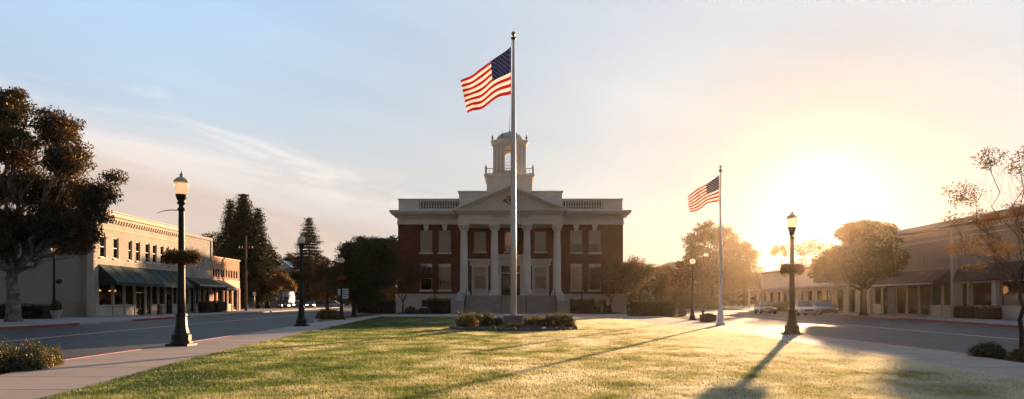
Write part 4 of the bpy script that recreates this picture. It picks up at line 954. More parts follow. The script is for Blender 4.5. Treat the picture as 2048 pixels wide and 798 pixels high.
for (ax,ay),(bx,by) in (((-1,-1),(1,-1)),((1,-1),(1,1)),((1,1),(-1,1)),((-1,1),(-1,-1))):
    for z in (.12,.75): mb.tube([(qx+ax*hr,QY+ay*hr,Q(357)+z),(qx+bx*hr,QY+by*hr,Q(357)+z)],.05,6)
    for i in range(1,14): t=i/14; xx=qx+hr*(ax+(bx-ax)*t); yy=QY+hr*(ay+(by-ay)*t); mb.tube([(xx,yy,Q(357)+.1),(xx,yy,Q(357)+.75)],.03,5)
mb.build('cupola_railing',M['stone'],cu)

# ---------------- left row of shops
LX,LY=-36.9,60.2; LA=math.atan(.04)
def LU(px): Y=(36.9-.04*LY)/((CX-px)/F-.04); return (Y-LY)
def LZ(px,py): return HC+(HY-py)*(LY+LU(px))/F
PL=lambda u,o,z:(o,u,z)
def shell(mb,u0,u1,depth,H,P=PL,mi=0,side=1,back=True):
    for u in ((u0,u1) if side==1 else (u1,)): mb.add([P(u,0,-.05),P(u,-depth,-.05),P(u,-depth,H),P(u,0,H)],[(0,1,2,3)],mi)
    mb.add([P(u0,-depth,-.05),P(u1,-depth,-.05),P(u1,-depth,H),P(u0,-depth,H)],[(0,1,2,3)],mi)
def roofslab(t,u0,u1,depth,H,m='roof',P=PL):
    mb=MB(); pbox(mb,P,u0+.25,u1-.25,-depth+.25,-.25,H-.7,H-.5); mb.build('roof',M[m],t)
def interior(t,u0,u1,z1,P=PL,d=4.5):
    mb=MB(); a=.26
    c=[P(u,o,z) for z in (0.01,z1) for (u,o) in ((u0,-a),(u1,-a),(u1,-d),(u0,-d))]
    mb.add(c,[(0,1,2,3),(4,5,6,7),(1,2,6,5),(2,3,7,6),(3,0,4,7)]); mb.build('shop_interior',M['dark_in'],t,fix=False)
def awning(t,P,u0,u1,zt,zb,out,mat,val=.28,ribs=True,trim=None,dirt=0):
    mb=MB()
    a=[P(u0,.02,zt),P(u1,.02,zt),P(u1,out,zb),P(u0,out,zb),P(u1,out,zb-val),P(u0,out,zb-val),P(u0,.02,zb-val),P(u1,.02,zb-val)]
    mb.add(a,[(0,1,2,3),(3,2,4,5),(0,3,5,6),(1,7,4,2)])
    n=max(2,int((u1-u0)/1.6))
    for i in range(1,n): u=u0+(u1-u0)*i/n; mb.tube([P(u,.03,zt+.012),P(u,out+.005,zb+.012)],.018,4)
    aw=mb.build('awning',mat,t,fix=False)
    f=MB(); 
    for u in (u0+.05,(u0+u1)/2,u1-.05): f.tube([P(u,.05,zb-val+.03),P(u,out-.05,zb-val+.03)],.025,5); f.tube([P(u,.05,zt-.06),P(u,out-.05,zb-.06)],.025,5)
    f.tube([P(u0+.03,out-.03,zb-.03),P(u1-.03,out-.03,zb-.03)],.025,5); f.build('awning_frame',M['frame_pale'],aw)
    if trim:
        q=MB(); pbox(q,P,u0,u1,out+.002,out+.03,zb-.14,zb+.02); q.build('awning_trim',M[trim],aw)
    return aw
def shopfront(t,P,bays,z0,z1,fm='frame_pale',glass='glass',bulk='bulk'):
    """bays: (u0,u1,kind) kind w=window over bulkhead, d=door, g=glass to the ground"""
    for (a,b,k) in bays:
        zz=z0 if k=='w' else .05
        mb=MB(); fw=.06; o0,o1=-.2,-.1
        pbox(mb,P,a,a+fw,o0,o1,zz,z1); pbox(mb,P,b-fw,b,o0,o1,zz,z1); pbox(mb,P,a+fw,b-fw,o0,o1,z1-fw,z1); pbox(mb,P,a+fw,b-fw,o0,o1,zz,zz+fw)
        if k=='d': pbox(mb,P,a+fw,b-fw,o0,o1,2.2,2.27); pbox(mb,P,(a+b)/2-.02,(a+b)/2+.02,o0,o1,.05,2.2)
        f=mb.build('shop_door' if k=='d' else 'shop_window',M['frame_dark' if k=='d' else fm],t)
        g=MB(); pbox(g,P,a+fw*.5,b-fw*.5,-.155,-.145,zz+fw*.5,z1-fw*.5); g.build('pane',M[glass],f)
        if k=='w': q=MB(); pbox(q,P,a,b,-.16,-.06,0,z0-.08); pbox(q,P,a-.03,b+.03,-.2,.03,z0-.08,z0-.003); q.build('bulkhead',M[bulk],f,bevel=.01)
        if k=='d': h=MB(); pbox(h,P,(a+b)/2+.06,(a+b)/2+.09,-.1,-.04,.9,1.5); h.build('door_handle',M['steel'],f)
H1=9.5; U1=LU(368); U2=LU(423); U3=LU(479)
t1=thing('shop_building','two storey tan painted brick shop with long dark green awning and tall windows','building',(LX,LY,0),LA)
wp=[(200,212),(227,237.5),(257,264.5),(272,280.5),(291,300),(305.6,313.7),(321,327.5),(332.5,338),(346,350.5)]
holes=[(LU(a),LU(b),5.35,7.3) for a,b in wp]
bp=[(198,226.5,'w'),(229,249,'w'),(251,270.5,'w'),(272.5,290,'d'),(293.5,302.5,'d'),(304.5,317,'w'),(319,331,'w'),(333,345,'d'),(347,356,'w')]
bays=[(LU(a),LU(b),k) for a,b,k in bp]; z0=1.0; z1=3.15
sh=[(a,b,0 if k=='w' else 0.0,z1) for a,b,k in bays]
mb=MB(); wallgrid(mb,PL,0,U1,-.05,H1,holes+sh,.2,0)
shell(mb,0,U1,20,H1-.4,side=0); mb.build('wall',M['tan'],t1,fix=False)
# side wall towards us
mb=MB(); zs=wz(508,LY)
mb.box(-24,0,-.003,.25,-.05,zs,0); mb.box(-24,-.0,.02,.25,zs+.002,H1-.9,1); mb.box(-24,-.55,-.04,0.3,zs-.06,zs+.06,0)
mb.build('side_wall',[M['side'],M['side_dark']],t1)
mb=MB(); mb.box(-.55,.06,-.1,-.004,-.05,H1-.02); mb.build('corner_pier',M['tan_trim'],t1,bevel=.02)
roofslab(t1,0,U1,20,H1)
for k,(a,b,c,d) in enumerate(holes): f=window(t1,PL,a,b,c,d,dep=.12,fw=.08,rows=2,blind=(.5,.1,.45,.7,.2,0,.3,.2,0)[k]); q=MB(); q.box(0.002,.1,a-.1,b+.1,c-.14,c-.002); q.build('sill',M['tan_trim'],f)
mb=MB(); mb.box(.0,.14,0,U1,H1-.28,H1+.1); mb.box(-.4,.0,0,U1,H1-.1,H1+.1); mb.box(0,.22,-.1,U1,H1+.1,H1+.22); mb.box(-.5,0,-.1,U1,H1+.1,H1+.22); mb.box(0,.07,0,U1,H1-1.55,H1-1.42); mb.box(0,.06,0,U1,H1-.52,H1-.4); mb.box(0,.05,.0,U1,5.05,5.15)
mb.build('cornice',M['tan_trim'],t1,bevel=.015)
mb=MB(); u=.15; mb.prism([(0,0,H1-.95),(.1,0,H1-.9),(.2,0,H1-.62),(.2,0,H1-.53),(0,0,H1-.53)],(0,.2,0)); cb=mb.build('corbel',M['tan_trim'],t1); cb.location=(0,u,0)
while u<U1-.68:
    u+=.48; c_=cb.copy(); COL.objects.link(c_); c_.parent=t1; c_.location=(0,u,0)
awning(t1,PL,LU(197),LU(357),4.7,3.1,1.65,M['awn_green'])
shopfront(t1,PL,bays,z0,z1); interior(t1,.1,U1-.1,3.4)
mb=MB(); mb.tube([(-1.0,-.1,.1),(-1.0,-.1,5.2)],.06,8); mb.box(-1.15,-.85,-.22,-.05,5.2,5.7); mb.box(-1.25,-.85,-.25,-.05,0,1.35); mb.build('downpipe',M['side_dark'],t1)
for k,(px) in enumerate((228,257)):
    uu=LU(px)+.2; a=LA; x_=LX-1.6*math.cos(a)-uu*math.sin(a); y_=LY-1.6*math.sin(a)+uu*math.cos(a)
    tl=thing('pendant_lamp',('lit warm pendant lamp inside the shop under the green awning, nearer the corner','lit warm pendant lamp inside the shop under the green awning, farther from the corner')[k],'lamp',(x_,y_,2.35),0,'lamps inside the tan shop')
    q=MB(); q.lathe([(.32,0),(.3,.06),(.08,.16)],12); q.build('lamp_shade',M['bulb'],tl); q=MB(); q.tube([(0,0,.16),(0,0,1.0)],.012,5); q.build('cord',M['frame_dark'],tl)

t2=thing('shop_building','narrow two storey shop of worn grey painted brick between tan and rose shops','building',(LX,LY,0),LA)
H2=9.2; hl=[(LU(a),LU(b),.0,3.2) for a,b in ((372,379),(382,390),(392,399),(402,409),(411,419))]
mb=MB(); wallgrid(mb,PL,U1+.01,U2,-.05,H2,hl,.2); shell(mb,U1+.01,U2,18,H2); mb.build('wall',M['greybrick'],t2,fix=False); roofslab(t2,U1,U2,18,H2+.3)
mb=MB(); mb.box(0.002,.12,U1+.02,U2+.1,H2-.25,H2+.08); mb.box(-.4,0,U1+.02,U2+.1,H2-.02,H2+.08); mb.box(0.002,.08,U1+.02,U2,H2-2.6,H2-2.45); mb.box(-.1,.1,U2-.25,U2+.1,6.4,H2-.25); mb.build('cornice',M['kerb'],t2)
awning(t2,PL,U1+.3,U2-.1,4.15,3.3,1.7,M['awn_brown'],trim='valance')
shopfront(t2,PL,[(a,b,'w' if i%2==0 else 'g') for i,(a,b,_,_) in enumerate(hl)],1.0,3.2); interior(t2,U1+.1,U2-.1,3.4)

t3=thing('shop_building','low rose brick shop lit by the sun at the end of the left row','building',(LX,LY,0),LA)
H3=6.95; wl=[(LU(a),LU(a+3.0),4.45,5.55) for a in np.linspace(426,472,10)]
hl=[(LU(a),LU(b),.0,3.0) for a,b in ((428,433),(436,446),(449,455),(457,464),(467,475))]
mb=MB(); wallgrid(mb,PL,U2+.01,U3,-.05,H3,wl+hl,.2); shell(mb,U2+.01,U3,16,H3); mb.build('wall',M['rosebrick'],t3,fix=False); roofslab(t3,U2,U3,16,H3+.3)
mb=MB(); mb.box(0.002,.1,U2,U3+.1,H3-.02,H3+.14); mb.box(-.4,0.002,U2,U3+.1,H3-.02,H3+.14); mb.box(0.002,.05,U2,U3,3.1,4.2); mb.box(0.002,.09,U3-.3,U3+.05,-.05,3.1); mb.build('plaster_trim',M['rosetrim'],t3)
for a,b,c,d in wl: window(t3,PL,a,b,c,d,dep=.1,fw=.05,rows=1,blind=0,fm='frame_dark')
awning(t3,PL,U2+.1,LU(446),4.1,3.0,1.9,M['awn_brown'],trim='valance')
shopfront(t3,PL,[(a,b,'w' if i in(1,3) else 'g') for i,(a,b,_,_) in enumerate(hl)],.9,3.0); interior(t3,U2+.1,U3-.1,3.2)
# small pale houses beyond
def house(label,x,y,w,d,h,rh,wallm,roofm,rz=0,name='small_house'):
    t=thing(name,label,'house',(x,y,0),rz); P=lambda u,o,z:(u,-o,z)
    hs=[(-w*.3,-w*.3+1.1,1.0,2.2),(w*.12,w*.12+1.1,1.0,2.2)]
    mb=MB(); wallgrid(mb,P,-w/2,w/2,-.1,h,hs,.15); mb.add([(-w/2,0,-.1),(-w/2,d,-.1),(-w/2,d,h),(-w/2,0,h)],[(0,1,2,3)]); mb.add([(w/2,0,-.1),(w/2,d,-.1),(w/2,d,h),(w/2,0,h)],[(0,1,2,3)]); mb.add([(-w/2,d,-.1),(w/2,d,-.1),(w/2,d,h),(-w/2,d,h)],[(0,1,2,3)])
    mb.build('wall',wallm,t,fix=False)
    for q in hs: window(t,P,*q,blind=0)
    mb=MB(); e=.4; mb.prism([(-w/2-e,-e,h),(w/2+e,-e,h),(w/2+e,-e,h+.12),(0,-e,h+rh),(-w/2-e,-e,h+.12)],(0,d+2*e,0)); mb.build('roof',roofm,t)
    return t
metalroof=surf('pale_metal_roof',(.55,.55,.58),(.45,.45,.48),rough=.4,scale=1)
house('small pale house with white gable roof among the trees right of the conifers',wx(563,152),152,5.2,7,8.2,2.2,M['side'],metalroof)
house('low bluish white shed behind the farthest parked cars on the left street',wx(563,136),136,2.8,4,3.3,.5,M['signw'],M['roof'],name='shed')
house('dark low garage between the utility pole and the white shed',wx(525,134),134,5.5,5,3.2,.7,M['side_dark'],M['roof'],name='garage')

# ---------------- right row
RX0,RY0=38.9,59.3
def RYp(px): return (RX0-.06*RY0)/((px-CX)/F-.06)
def mk_right(Yfar,label,name='shop_building'):
    return thing(name,label,'building',(RX0+.06*(Yfar-RY0),Yfar,0),PI-math.atan(.06))
YF=76.0; r1=mk_right(YF,'beige stucco shop with brown roof edge, dark awnings and glass fronts along the right street')
RU=lambda px: (YF-RYp(px))
HR=7.9; Uend=YF-28
ba=[(1796,1812),(1813.5,1838),(1840,1859)]; 
rb=[(RU(1790),RU(1811),'g'),(RU(1812.5),RU(1835),'g'),(RU(1837),RU(1858),'g'),(RU(1860.5),RU(1882),'w'),(RU(1884),RU(1905),'w')]
ra=[(RU(1921),RU(1938.5),'g'),(RU(1942),RU(1984),'w'),(RU(2000),RU(2050),'w'),(RU(2054),RU(2110),'w'),(RU(2116),RU(2180),'g')]
far=[(.6,2.4,'w'),(2.8,3.9,'d')]
allb=far+rb+ra
vu=RU(1847)
mb=MB(); wallgrid(mb,PL,0,Uend,-.05,HR,[(a,b,0,3.0) for a,b,k in allb]+[(vu-.3,vu+.3,5.05,5.7)],.2); shell(mb,0,Uend,18,HR); mb.build('wall',M['beige'],r1,fix=False)
v=MB(); pbox(v,PL,vu-.3,vu+.3,-.12,-.1,5.05,5.7)
for i in range(7): pbox(v,PL,vu-.29,vu+.29,-.1,-.04,5.1+i*.085,5.12+i*.085)
v.build('wall_vent',M['side_dark'],r1)
mb=MB(); pbox(mb,PL,-.3,Uend+.2,.002,.5,HR+.02,HR+.14); mb.prism([PL(-.3,.5,HR+.14),PL(-.3,-1.2,HR+.14),PL(-.3,-1.2,HR+.95)],tuple(Vector(PL(Uend+.2,0,0))-Vector(PL(-.3,0,0)))); pbox(mb,PL,-.3,Uend+.2,-18,-1.202,HR-.1,HR+.9); mb.build('roof',M['rooftile'],r1)
mb=MB(); pbox(mb,PL,0,Uend,.002,.1,HR-.5,HR-.02); pbox(mb,PL,0,Uend,.002,.06,HR-.95,HR-.86); pu_=RU(1912); pbox(mb,PL,pu_-.22,pu_+.22,.002,.35,-.05,6.6)
for p_ in (1991,): q_=RU(p_); pbox(mb,PL,q_-.28,q_+.28,.002,.12,-.05,3.1)
mb.build('pilasters',M['white_wall'],r1,bevel=.01)
mb=MB(); mb.tube([PL(pu_,.42,0),PL(pu_,.42,7.6)],.05,8); mb.tube([PL(RU(1940),.16,0),PL(RU(1940),.16,4.4)],.07,8); mb.build('downpipe',M['frame_pale'],r1)
awning(r1,PL,-.0+.8,RU(1905)-.05,4.3,3.05,1.65,M['awn_brown'],trim='valance')
awning(r1,PL,RU(1917),Uend-.2,4.45,3.15,.5,M['awn_brown'],val=.1)
shopfront(r1,PL,allb,1.0,3.0,bulk='white_wall'); interior(r1,.1,Uend-.1,3.2)
uu=RU(1972); b_=PI-math.atan(.06); bx=RX0+.06*(YF-RY0)+(-1.4)*math.cos(b_)-uu*math.sin(b_); by=YF+(-1.4)*math.sin(b_)+uu*math.cos(b_)
tl=thing('lantern','warm glowing amber lantern behind the right shop window','lamp',(bx,by,2.0)); q=MB(); q.lathe([(.2,0),(.3,.15),(.3,.5),(.2,.62)],8,smooth=False); q.build('lamp_shade',emis('amber_lantern',(1,.4,.1),1.2),tl); q=MB(); q.tube([(0,0,.62),(0,0,1.15)],.012,5); q.build('cord',M['frame_dark'],tl)
# low pale shop row beyond the round tree
YG=116.0; r2=mk_right(YG,'low pale hazy shop row with flat canopy behind the silver parked car')
U9=YG-YF-.3; bays=[]; u=1.2
while u<U9-3: bays.append((u,u+2.0,'w' if int(u)%2 else 'g')); u+=3.3
mb=MB(); wallgrid(mb,PL,0,U9,-.05,5.9,[(a,b,0,2.8) for a,b,k in bays],.2); shell(mb,0,U9,16,5.9); mb.build('wall',M['white_wall'],r2,fix=False)
mb=MB(); mb.prism([PL(-.4,.7,5.85),PL(-.4,.7,6.0),PL(-.4,-7,7.6),PL(-.4,-16,5.9)],tuple(Vector(PL(U9+.2,0,0))-Vector(PL(-.4,0,0)))); mb.build('roof',M['rooftile'],r2)
mb=MB(); pbox(mb,PL,.3,U9-.3,.002,2.4,3.05,3.3); mb.build('canopy',M['awn_pale'],r2)
mb=MB()
for i in range(9): q_=.6+(U9-1.2)*i/8; pbox(mb,PL,q_-.12,q_+.12,2.0,2.24,-.05,3.048)
mb.build('canopy_posts',M['white_wall'],r2); shopfront(r2,PL,bays,.9,2.8); interior(r2,.1,U9-.1,3.0)
# ================================================================ street furniture
def lamp_post(name,label,x,y,H,globe='acorn',group='street lamps',arm=False,base=0,thin=1.0,lit=False):
    t=thing(name,label,'street lamp',(x,y,base),0,group); k=H/5.8; q=thin
    b=MB(); b.lathe([(.34*q,0),(.34*q,.14),(.30*q,.17),(.30*q,.36),(.24*q,.42),(.19*q,.6),(.165*q,.95),(.18*q,.98),(.18*q,1.04),(.15*q,1.08)],8 if q>.8 else 12,smooth=False,rot=PI/8)
    b.box(-.36*q,.36*q,-.36*q,.36*q,-.02,.08); b.build('base',M['iron'],t,bevel=.01)
    zt=H-.98
    p=MB(); p.lathe([(.135*q,1.05),(.125*q,1.6),(.095*q,zt-.35),(.095*q,zt-.3),(.13*q,zt-.28),(.13*q,zt-.24),(.085*q,zt-.2),(.085*q,zt-.12),(.15*q,zt-.08),(.11*q,zt-.0),(.16*q,zt+.08),(.19*q,zt+.18),(.19*q,zt+.22)],16,flute=.06 if q>.8 else 0); 
    p.build('pole',M['iron'],t,fix=False)
    g=MB()
    if globe=='acorn': g.lathe([(.13,zt+.22),(.17,zt+.26),(.215,zt+.48),(.23,zt+.6),(.205,zt+.64)],20,)
    else: g.lathe([(.1,zt+.2)]+[(.22*math.sin(a)+.0,zt+.42-.22*math.cos(a)) for a in np.linspace(.6,2.7,9)],20)
    gl=g.build('lamp_globe',M['globe'],t,fix=False)
    c=MB()
    if globe=='acorn': c.lathe([(.235,zt+.64),(.245,zt+.66),(.16,zt+.75),(.07,zt+.8),(.05,zt+.84),(.07,zt+.87),(.03,zt+.92),(.012,zt+.99)],16)
    else: c.lathe([(.1,zt+.62),(.07,zt+.66),(.03,zt+.7),(.01,zt+.78)],12)
    c.build('finial_cap',M['iron'] if globe!='acorn' else M['frame_pale'],t,fix=False)
    if arm:
        a=MB(); zz=arm; a.tube([(0,0,zz),(-.35,0,zz+.02),(-.62,0,zz-.02),(-.82,0,zz-.1)],[.018,.016,.012,.006],6); a.build('banner_arm',M['rail'],t)
    return t
def basket(label,x,y,z,r=.52,seed=1,mat='flowerg'):
    rng=np.random.default_rng(seed); t=thing('flower_basket',label,'flower basket',(x,y,z),0,'flower baskets on the street lamps')
    b=MB(); b.lathe([(.2,-.2),(.36*r/.52,-.12),(.44*r/.52,.02),(.42*r/.52,.03),(.15,.02)],16); b.build('basket_ring',M['frame_dark'],t,fix=False)
    a=rng.random(5200)*2*PI; rr=r*(.42+.58*rng.random(5200)**.5)*(1+.09*np.sin(a*5+seed)); fz=(rr/r); C=np.stack([rr*np.cos(a),rr*np.sin(a),.21*np.sqrt(np.clip(1-((fz-.6)/.45)**2,0,1))*rng.uniform(-1,1,5200)-.1*(fz>.75)*rng.random(5200)+.02],1)
    C=np.concatenate([C,C[:500]+np.stack([np.zeros(500),np.zeros(500),-.22*rng.random(500)],1)])
    poly_arrays('foliage',leaves(C,.055,rng),4,M[mat],t); return t
L1=(wx(363,22.4),22.4); H1_=5.72
lamp_post('street_lamp','near black fluted street lamp with acorn globe and flower basket beside the left street',*L1,H1_,arm=wz(421,22.4))
basket('full round flower basket ringing the near left street lamp',*L1,wz(514,22.4),.56,1)
x,y=wx(603,39.2),39.2; lamp_post('street_lamp','black street lamp with round white globe, second along the left walk',x,y,wz(460,39.2),'round'); basket('flower basket ringing the second street lamp along the left walk',x,y,wz(551,39.2),.5,2)
x,y=wx(1584,29.9),29.9; lamp_post('street_lamp','near black street lamp with acorn globe and basket beside the right street, against the sun',x,y,wz(420,29.9)); basket('flower basket ringing the near right street lamp',x,y,wz(537,29.9),.48,3)
x,y=wx(683,52.3),52.3; l3=lamp_post('street_lamp','slim far left street lamp with a small white globe, two white signs and red flowers',x,y,wz(506,52.3),'round',thin=.75)
s=MB(); sc_=52.3/F
for a,b,c,d in ((-7,-1.5,578,591),(2.5,14.5,577,597)):
    s.box(a*sc_,b*sc_,-.12,-.1,wz(d,52.3),wz(c,52.3))
sg=s.build('sign_plates',M['signw'],l3)
s=MB()
for i in range(4): z=wz(581+i*4,52.3); s.box(3.6*sc_,(13-(i%2)*3)*sc_,-.126,-.121,z-.035,z+.02)
for i in range(3): z=wz(581+i*3.6,52.3); s.box(-6.2*sc_,-2.3*sc_,-.126,-.121,z-.03,z+.02)
s.tube([(0,0,wz(584,52.3)),(0,-.1,wz(584,52.3))],.04,6); s.build('sign_lines',M['signink'],sg)
rng=np.random.default_rng(9); fb=thing('flower_basket','small bunch of orange red flowers on the slim far left lamp','flower basket',(x,y-.05,wz(556,52.3)),0,'flower baskets on the street lamps')
poly_arrays('petals',leaves(blob(rng,(0,0,0),(.3,.25,.16),420,.1),.09,rng),4,M['orange'],fb); q=MB(); q.lathe([(.05,-.15),(.16,-.02),(.15,0)],8); q.build('basket_ring',M['frame_dark'],fb)
x,y=wx(1385,51.0),51.0; lamp_post('street_lamp','thin far right street lamp left of the smaller flagpole',x,y,wz(508,51.0),'round',thin=.7)
x,y=wx(108,55.5),55.5; lamp_post('street_lamp','black street lamp in front of the tan shop side wall with dark red flower basket',x,y,6.1,thin=.85)
for zz,(sx,lab) in zip((wz(563,55.5),wz(502,55.5)),((.42,'small dark red flower pot on the right of the lamp before the side wall'),(.62,'larger hanging flower basket high on the lamp before the side wall'))):
    fb=thing('flower_basket',lab,'flower basket',(x+sx,y,zz),0,'flower baskets on the street lamps'); n=500 if sx<.5 else 1100; R_=.26 if sx<.5 else .45
    poly_arrays('petals',leaves(blob(rng,(0,0,0),(R_,R_,R_*.7),n,.2),.1,rng),4,M['leaf_red'],fb); q=MB(); q.lathe([(.05,-R_*.7),(R_*.7,-.04),(R_*.7,0)],8); q.tube([(-sx,0,0),(-R_*.6,0,0)],.02,5); q.build('basket_ring',M['frame_dark'],fb)
x,y=wx(112,53.0),53.0
ur=thing('planter','stone urn planter with leaves at the foot of the lamp by the side wall','planter',(x,y,0)); q=MB(); q.lathe([(.3,0),(.22,.1),(.3,.3),(.42,.65),(.45,.7),(.38,.7)],12); q.build('urn',M['stone2'],ur,fix=False); poly_arrays('foliage',leaves(blob(rng,(0,0,1.0),(.42,.42,.5),900,.2),.12,rng),4,M['hedge'],ur)

# flagpoles and flags
def flagpole(label,x,y,z0,H,r0,r1,flare=0,plinth=None,ball=.12):
    t=thing('flagpole',label,'flagpole',(x,y,0),0,None); p=MB(); pr=[]
    if flare: pr=[(flare,z0),(flare,z0+.12),(flare*.8,z0+.16),(flare*.62,z0+.8),(r0*1.15,z0+.95)]
    pr+=[(r0,z0+(1 if flare else 0)),(r0*.97,H*.3),(r0*.8,H*.6),(r1,H-.35),(r1,H-.3)]
    p.lathe(pr,20); p.build('pole',M['polew'],t,fix=False)
    c=MB(); c.lathe([(r1*.7,H-.34),(r1*2.3,H-.26),(r1*2.3,H-.2),(r1*.6,H-.16),(r1*.5,H-.06)],14); c.build('truck',M['frame_dark'],t,fix=False)
    b=MB(); b.lathe([(.01,H-.1)]+[(ball*math.sin(a),H+ball*.2-ball*math.cos(a)) for a in np.linspace(.15,3.0,10)]+[(.005,H+ball*1.25)],16); b.build('ball_finial',M['brass'],t,fix=False)
    if plinth:
        q=MB(); a=plinth; q.box(-a,a,-a,a,-.05,z0-.1); q.box(-a-.03,a+.03,-a-.03,a+.03,z0-.098,z0); q.build('plinth',M['granite'],t,bevel=.02)
    return t
FX,FY=wx(1027,36.8),36.8
fp=flagpole('tall white flagpole with gold ball on a granite plinth in the lawn bed',FX,FY,.69,wz(68,36.8),.165,.06,plinth=.5,ball=.12)
h=MB(); h.tube([(-.12,-.1,1.6),(-.14,-.1,9),(-.12,-.05,wz(188,36.8))],.01,4); h.tube([(-.12,-.05,wz(93,36.8)),(-.08,0,wz(80,36.8))],.01,4); h.tube([(-.17,0,2.2),(-.22,0,2.2)],.03,5); h.build('halyard',M['valance'],fp)
F2=(wx(1441,41.0),41.0)
f2=flagpole('smaller white flagpole with flared white base at the edge of the right walk',*F2,0,wz(334,41),.1,.045,flare=.27,ball=.08)
def flag(label,x,y,htop,hbot,ftop,fbot,seed=0,amp=.22):
    """corner offsets (dx,z) from pole: ftop/fbot = (dx,z) of the fly corners"""
    t=thing('flag',label,'flag',(x,y,0),0,'american flags on flagpoles'); nu,nv=46,26; mb=MB(); mb2=MB()
    def S(s,tt,o=0):   # tt 0 top 1 bottom
        L=abs(ftop[0]); tx=ftop[0]*s; bx=fbot[0]*s
        zt=htop+(ftop[1]-htop)*(s**.92); zb=hbot+(fbot[1]-hbot)*s-.10*L*math.sin(PI*min(1,s*1.0))*(-1)*.6*math.sin(2*PI*s*.9)
        X=tx+(bx-tx)*tt; Z=zt+(zb-zt)*tt+.03*L*math.sin(2*PI*(s*1.3+tt*.25)+seed)*s
        Yo=amp*(s**.8)*math.sin(2*PI*(s*1.35+tt*.35)+.6+seed)+amp*.3*math.sin(2*PI*(s*2.9-tt*.8)+seed*2)*s+L*.22*s
        return Vector((X,Yo,Z))
    vs=[S(i/nu,j/nv) for i in range(nu+1) for j in range(nv+1)]; fs=[];mi=[]
    for i in range(nu):
        for j in range(nv):
            a=i*(nv+1)+j; st=j*13//nv; fs.append((a,a+nv+1,a+nv+2,a+1)); mi.append(2 if ((i+.5)/nu<.4 and st<7) else st%2)
    b=len(mb.v); mb.v+= [tuple(v) for v in vs]; mb.f+= [list(f) for f in fs]; mb.m+=mi; mb.sm+=[True]*len(fs)
    for r in range(9):
        for c in range(6 if r%2==0 else 5):
            s0=.4*(c*2+1+(r%2))/12; t0=(7/13)*(r+1)/10; rs=.0165
            for sg in (-1,1):
                pts=[]
                for k in range(10):
                    a=PI/2+k*PI/5; q=rs*(1 if k%2==0 else .4); s1=s0+q*math.cos(a)*.62*1.45; t1=t0-q*math.sin(a)*1.45
                    p=S(max(s1,0),t1); dn=(S(s0+.01,t0)-S(s0,t0)).cross(S(s0,t0+.01)-S(s0,t0)).normalized(); pts.append(p+dn*.008*sg)
                ctr=S(s0,t0)+dn*.008*sg; n0=len(mb.v); mb.v+=[tuple(ctr)]+[tuple(p) for p in pts]
                for k in range(10): mb.f.append([n0,n0+1+k,n0+1+(k+1)%10]); mb.m.append(3); mb.sm.append(False)
    mb.build('cloth',[M['f_red'],M['f_white'],M['f_blue'],M['f_star']],t,fix=False)
    g=MB(); g.tube([(.0,0,htop),(.03,0,htop+.02),(.06,0,htop)],.012,5); g.tube([(.0,0,hbot),(.06,0,hbot)],.012,5); g.tube([(.0,0,hbot),(.0,0,htop)],.014,5); g.build('hoist_rope',M['valance'],t)
s=36.8/F
flag('large american flag streaming left from the tall central flagpole',FX-.14,FY,wz(93,36.8),wz(188,36.8),(-103*s,wz(156,36.8)),(-88*s,wz(221,36.8)),0,.2)
s=41/F
flag('smaller backlit american flag on the right flagpole',F2[0]-.09,F2[1],wz(350,41),wz(402,41),(-61*s,wz(390,41)),(-53*s,wz(421,41)),2.6,.2)
# round bed
t=thing('flower_bed','round mulched bed edged with dark stones round the tall flagpole','flower bed',(.1,35.7,0)); m_=MB(); m_.lathe([(3.2,0),(3.1,.1),(2,.17),(.6,.2)],40); m_.build('mulch',M['mulch'],t,fix=False)
rng=np.random.default_rng(5); e=MB()
for i in range(64):
    a=2*PI*i/64; r=3.22+rng.normal()*.03; q=.14*rng.uniform(.8,1.2); e.lathe([(q*.8,0),(q,.05),(q*.85,.12),(q*.4,.17*rng.uniform(.8,1.2))],7,(r*math.cos(a),r*math.sin(a),0),rot=rng.random())
e.build('stone_edging',M['rock'],t,fix=False)
tag(poly_arrays('ground_cover',leaves(blob(rng,(.1,35.7,.12),(3.0,3.0,.16),6000,.2),.07,rng),4,M['shrub']),'low leafy ground cover between the shrubs of the round flagpole bed',kind='stuff')
q=MB(); q.lathe([(.1,0),(.14,.05),(.1,.12),(.03,.15)],8); o=q.build('white_stone',M['polew']); o.location=(wx(1088,32.9),32.9,.05); tag(o,'small pale stone on the front edge of the round bed','stone')
# bits along the right verge
t=thing('planter','low brick planter box beside the thin far right lamp','planter',(wx(1421,47),47.6,0)); q=MB(); q.box(-.5,.5,-.3,.3,-.1,.42); q.box(-.54,.54,-.34,.34,.42,.48); q.build('box',M['planterbrick'],t,bevel=.01); poly_arrays('foliage',leaves(blob(rng,(0,0,.5),(.45,.26,.1),300,.1),.07,rng),4,M['hedge'],t)
t=thing('bollard','short brown post at the end of the low brick planter','bollard',(wx(1406,46.6),46.6,0)); q=MB(); q.lathe([(.09,0),(.09,.66),(.11,.68),(.1,.78),(.04,.82)],8); q.build('post',M['wood'],t)
x,y=wx(492,93.5),93.5; H=wz(472,y); t=thing('utility_pole','tall wooden utility pole with crossarm beyond the rose brick shop','utility pole',(x,y,0)); q=MB(); q.lathe([(.17,0),(.15,H*.5),(.11,H)],10); q.build('pole',M['wood'],t); q=MB(); q.box(-1.0,1.0,-.16,-.05,wz(497,y),wz(495,y)); q.build('crossarm',M['wood'],t)
q=MB()
for u in (-.9,-.5,.5,.9): q.lathe([(.03,0),(.06,.05),(.03,.16)],6,(u,-.1,wz(495,y)))
q.build('insulators',M['steel'],t)
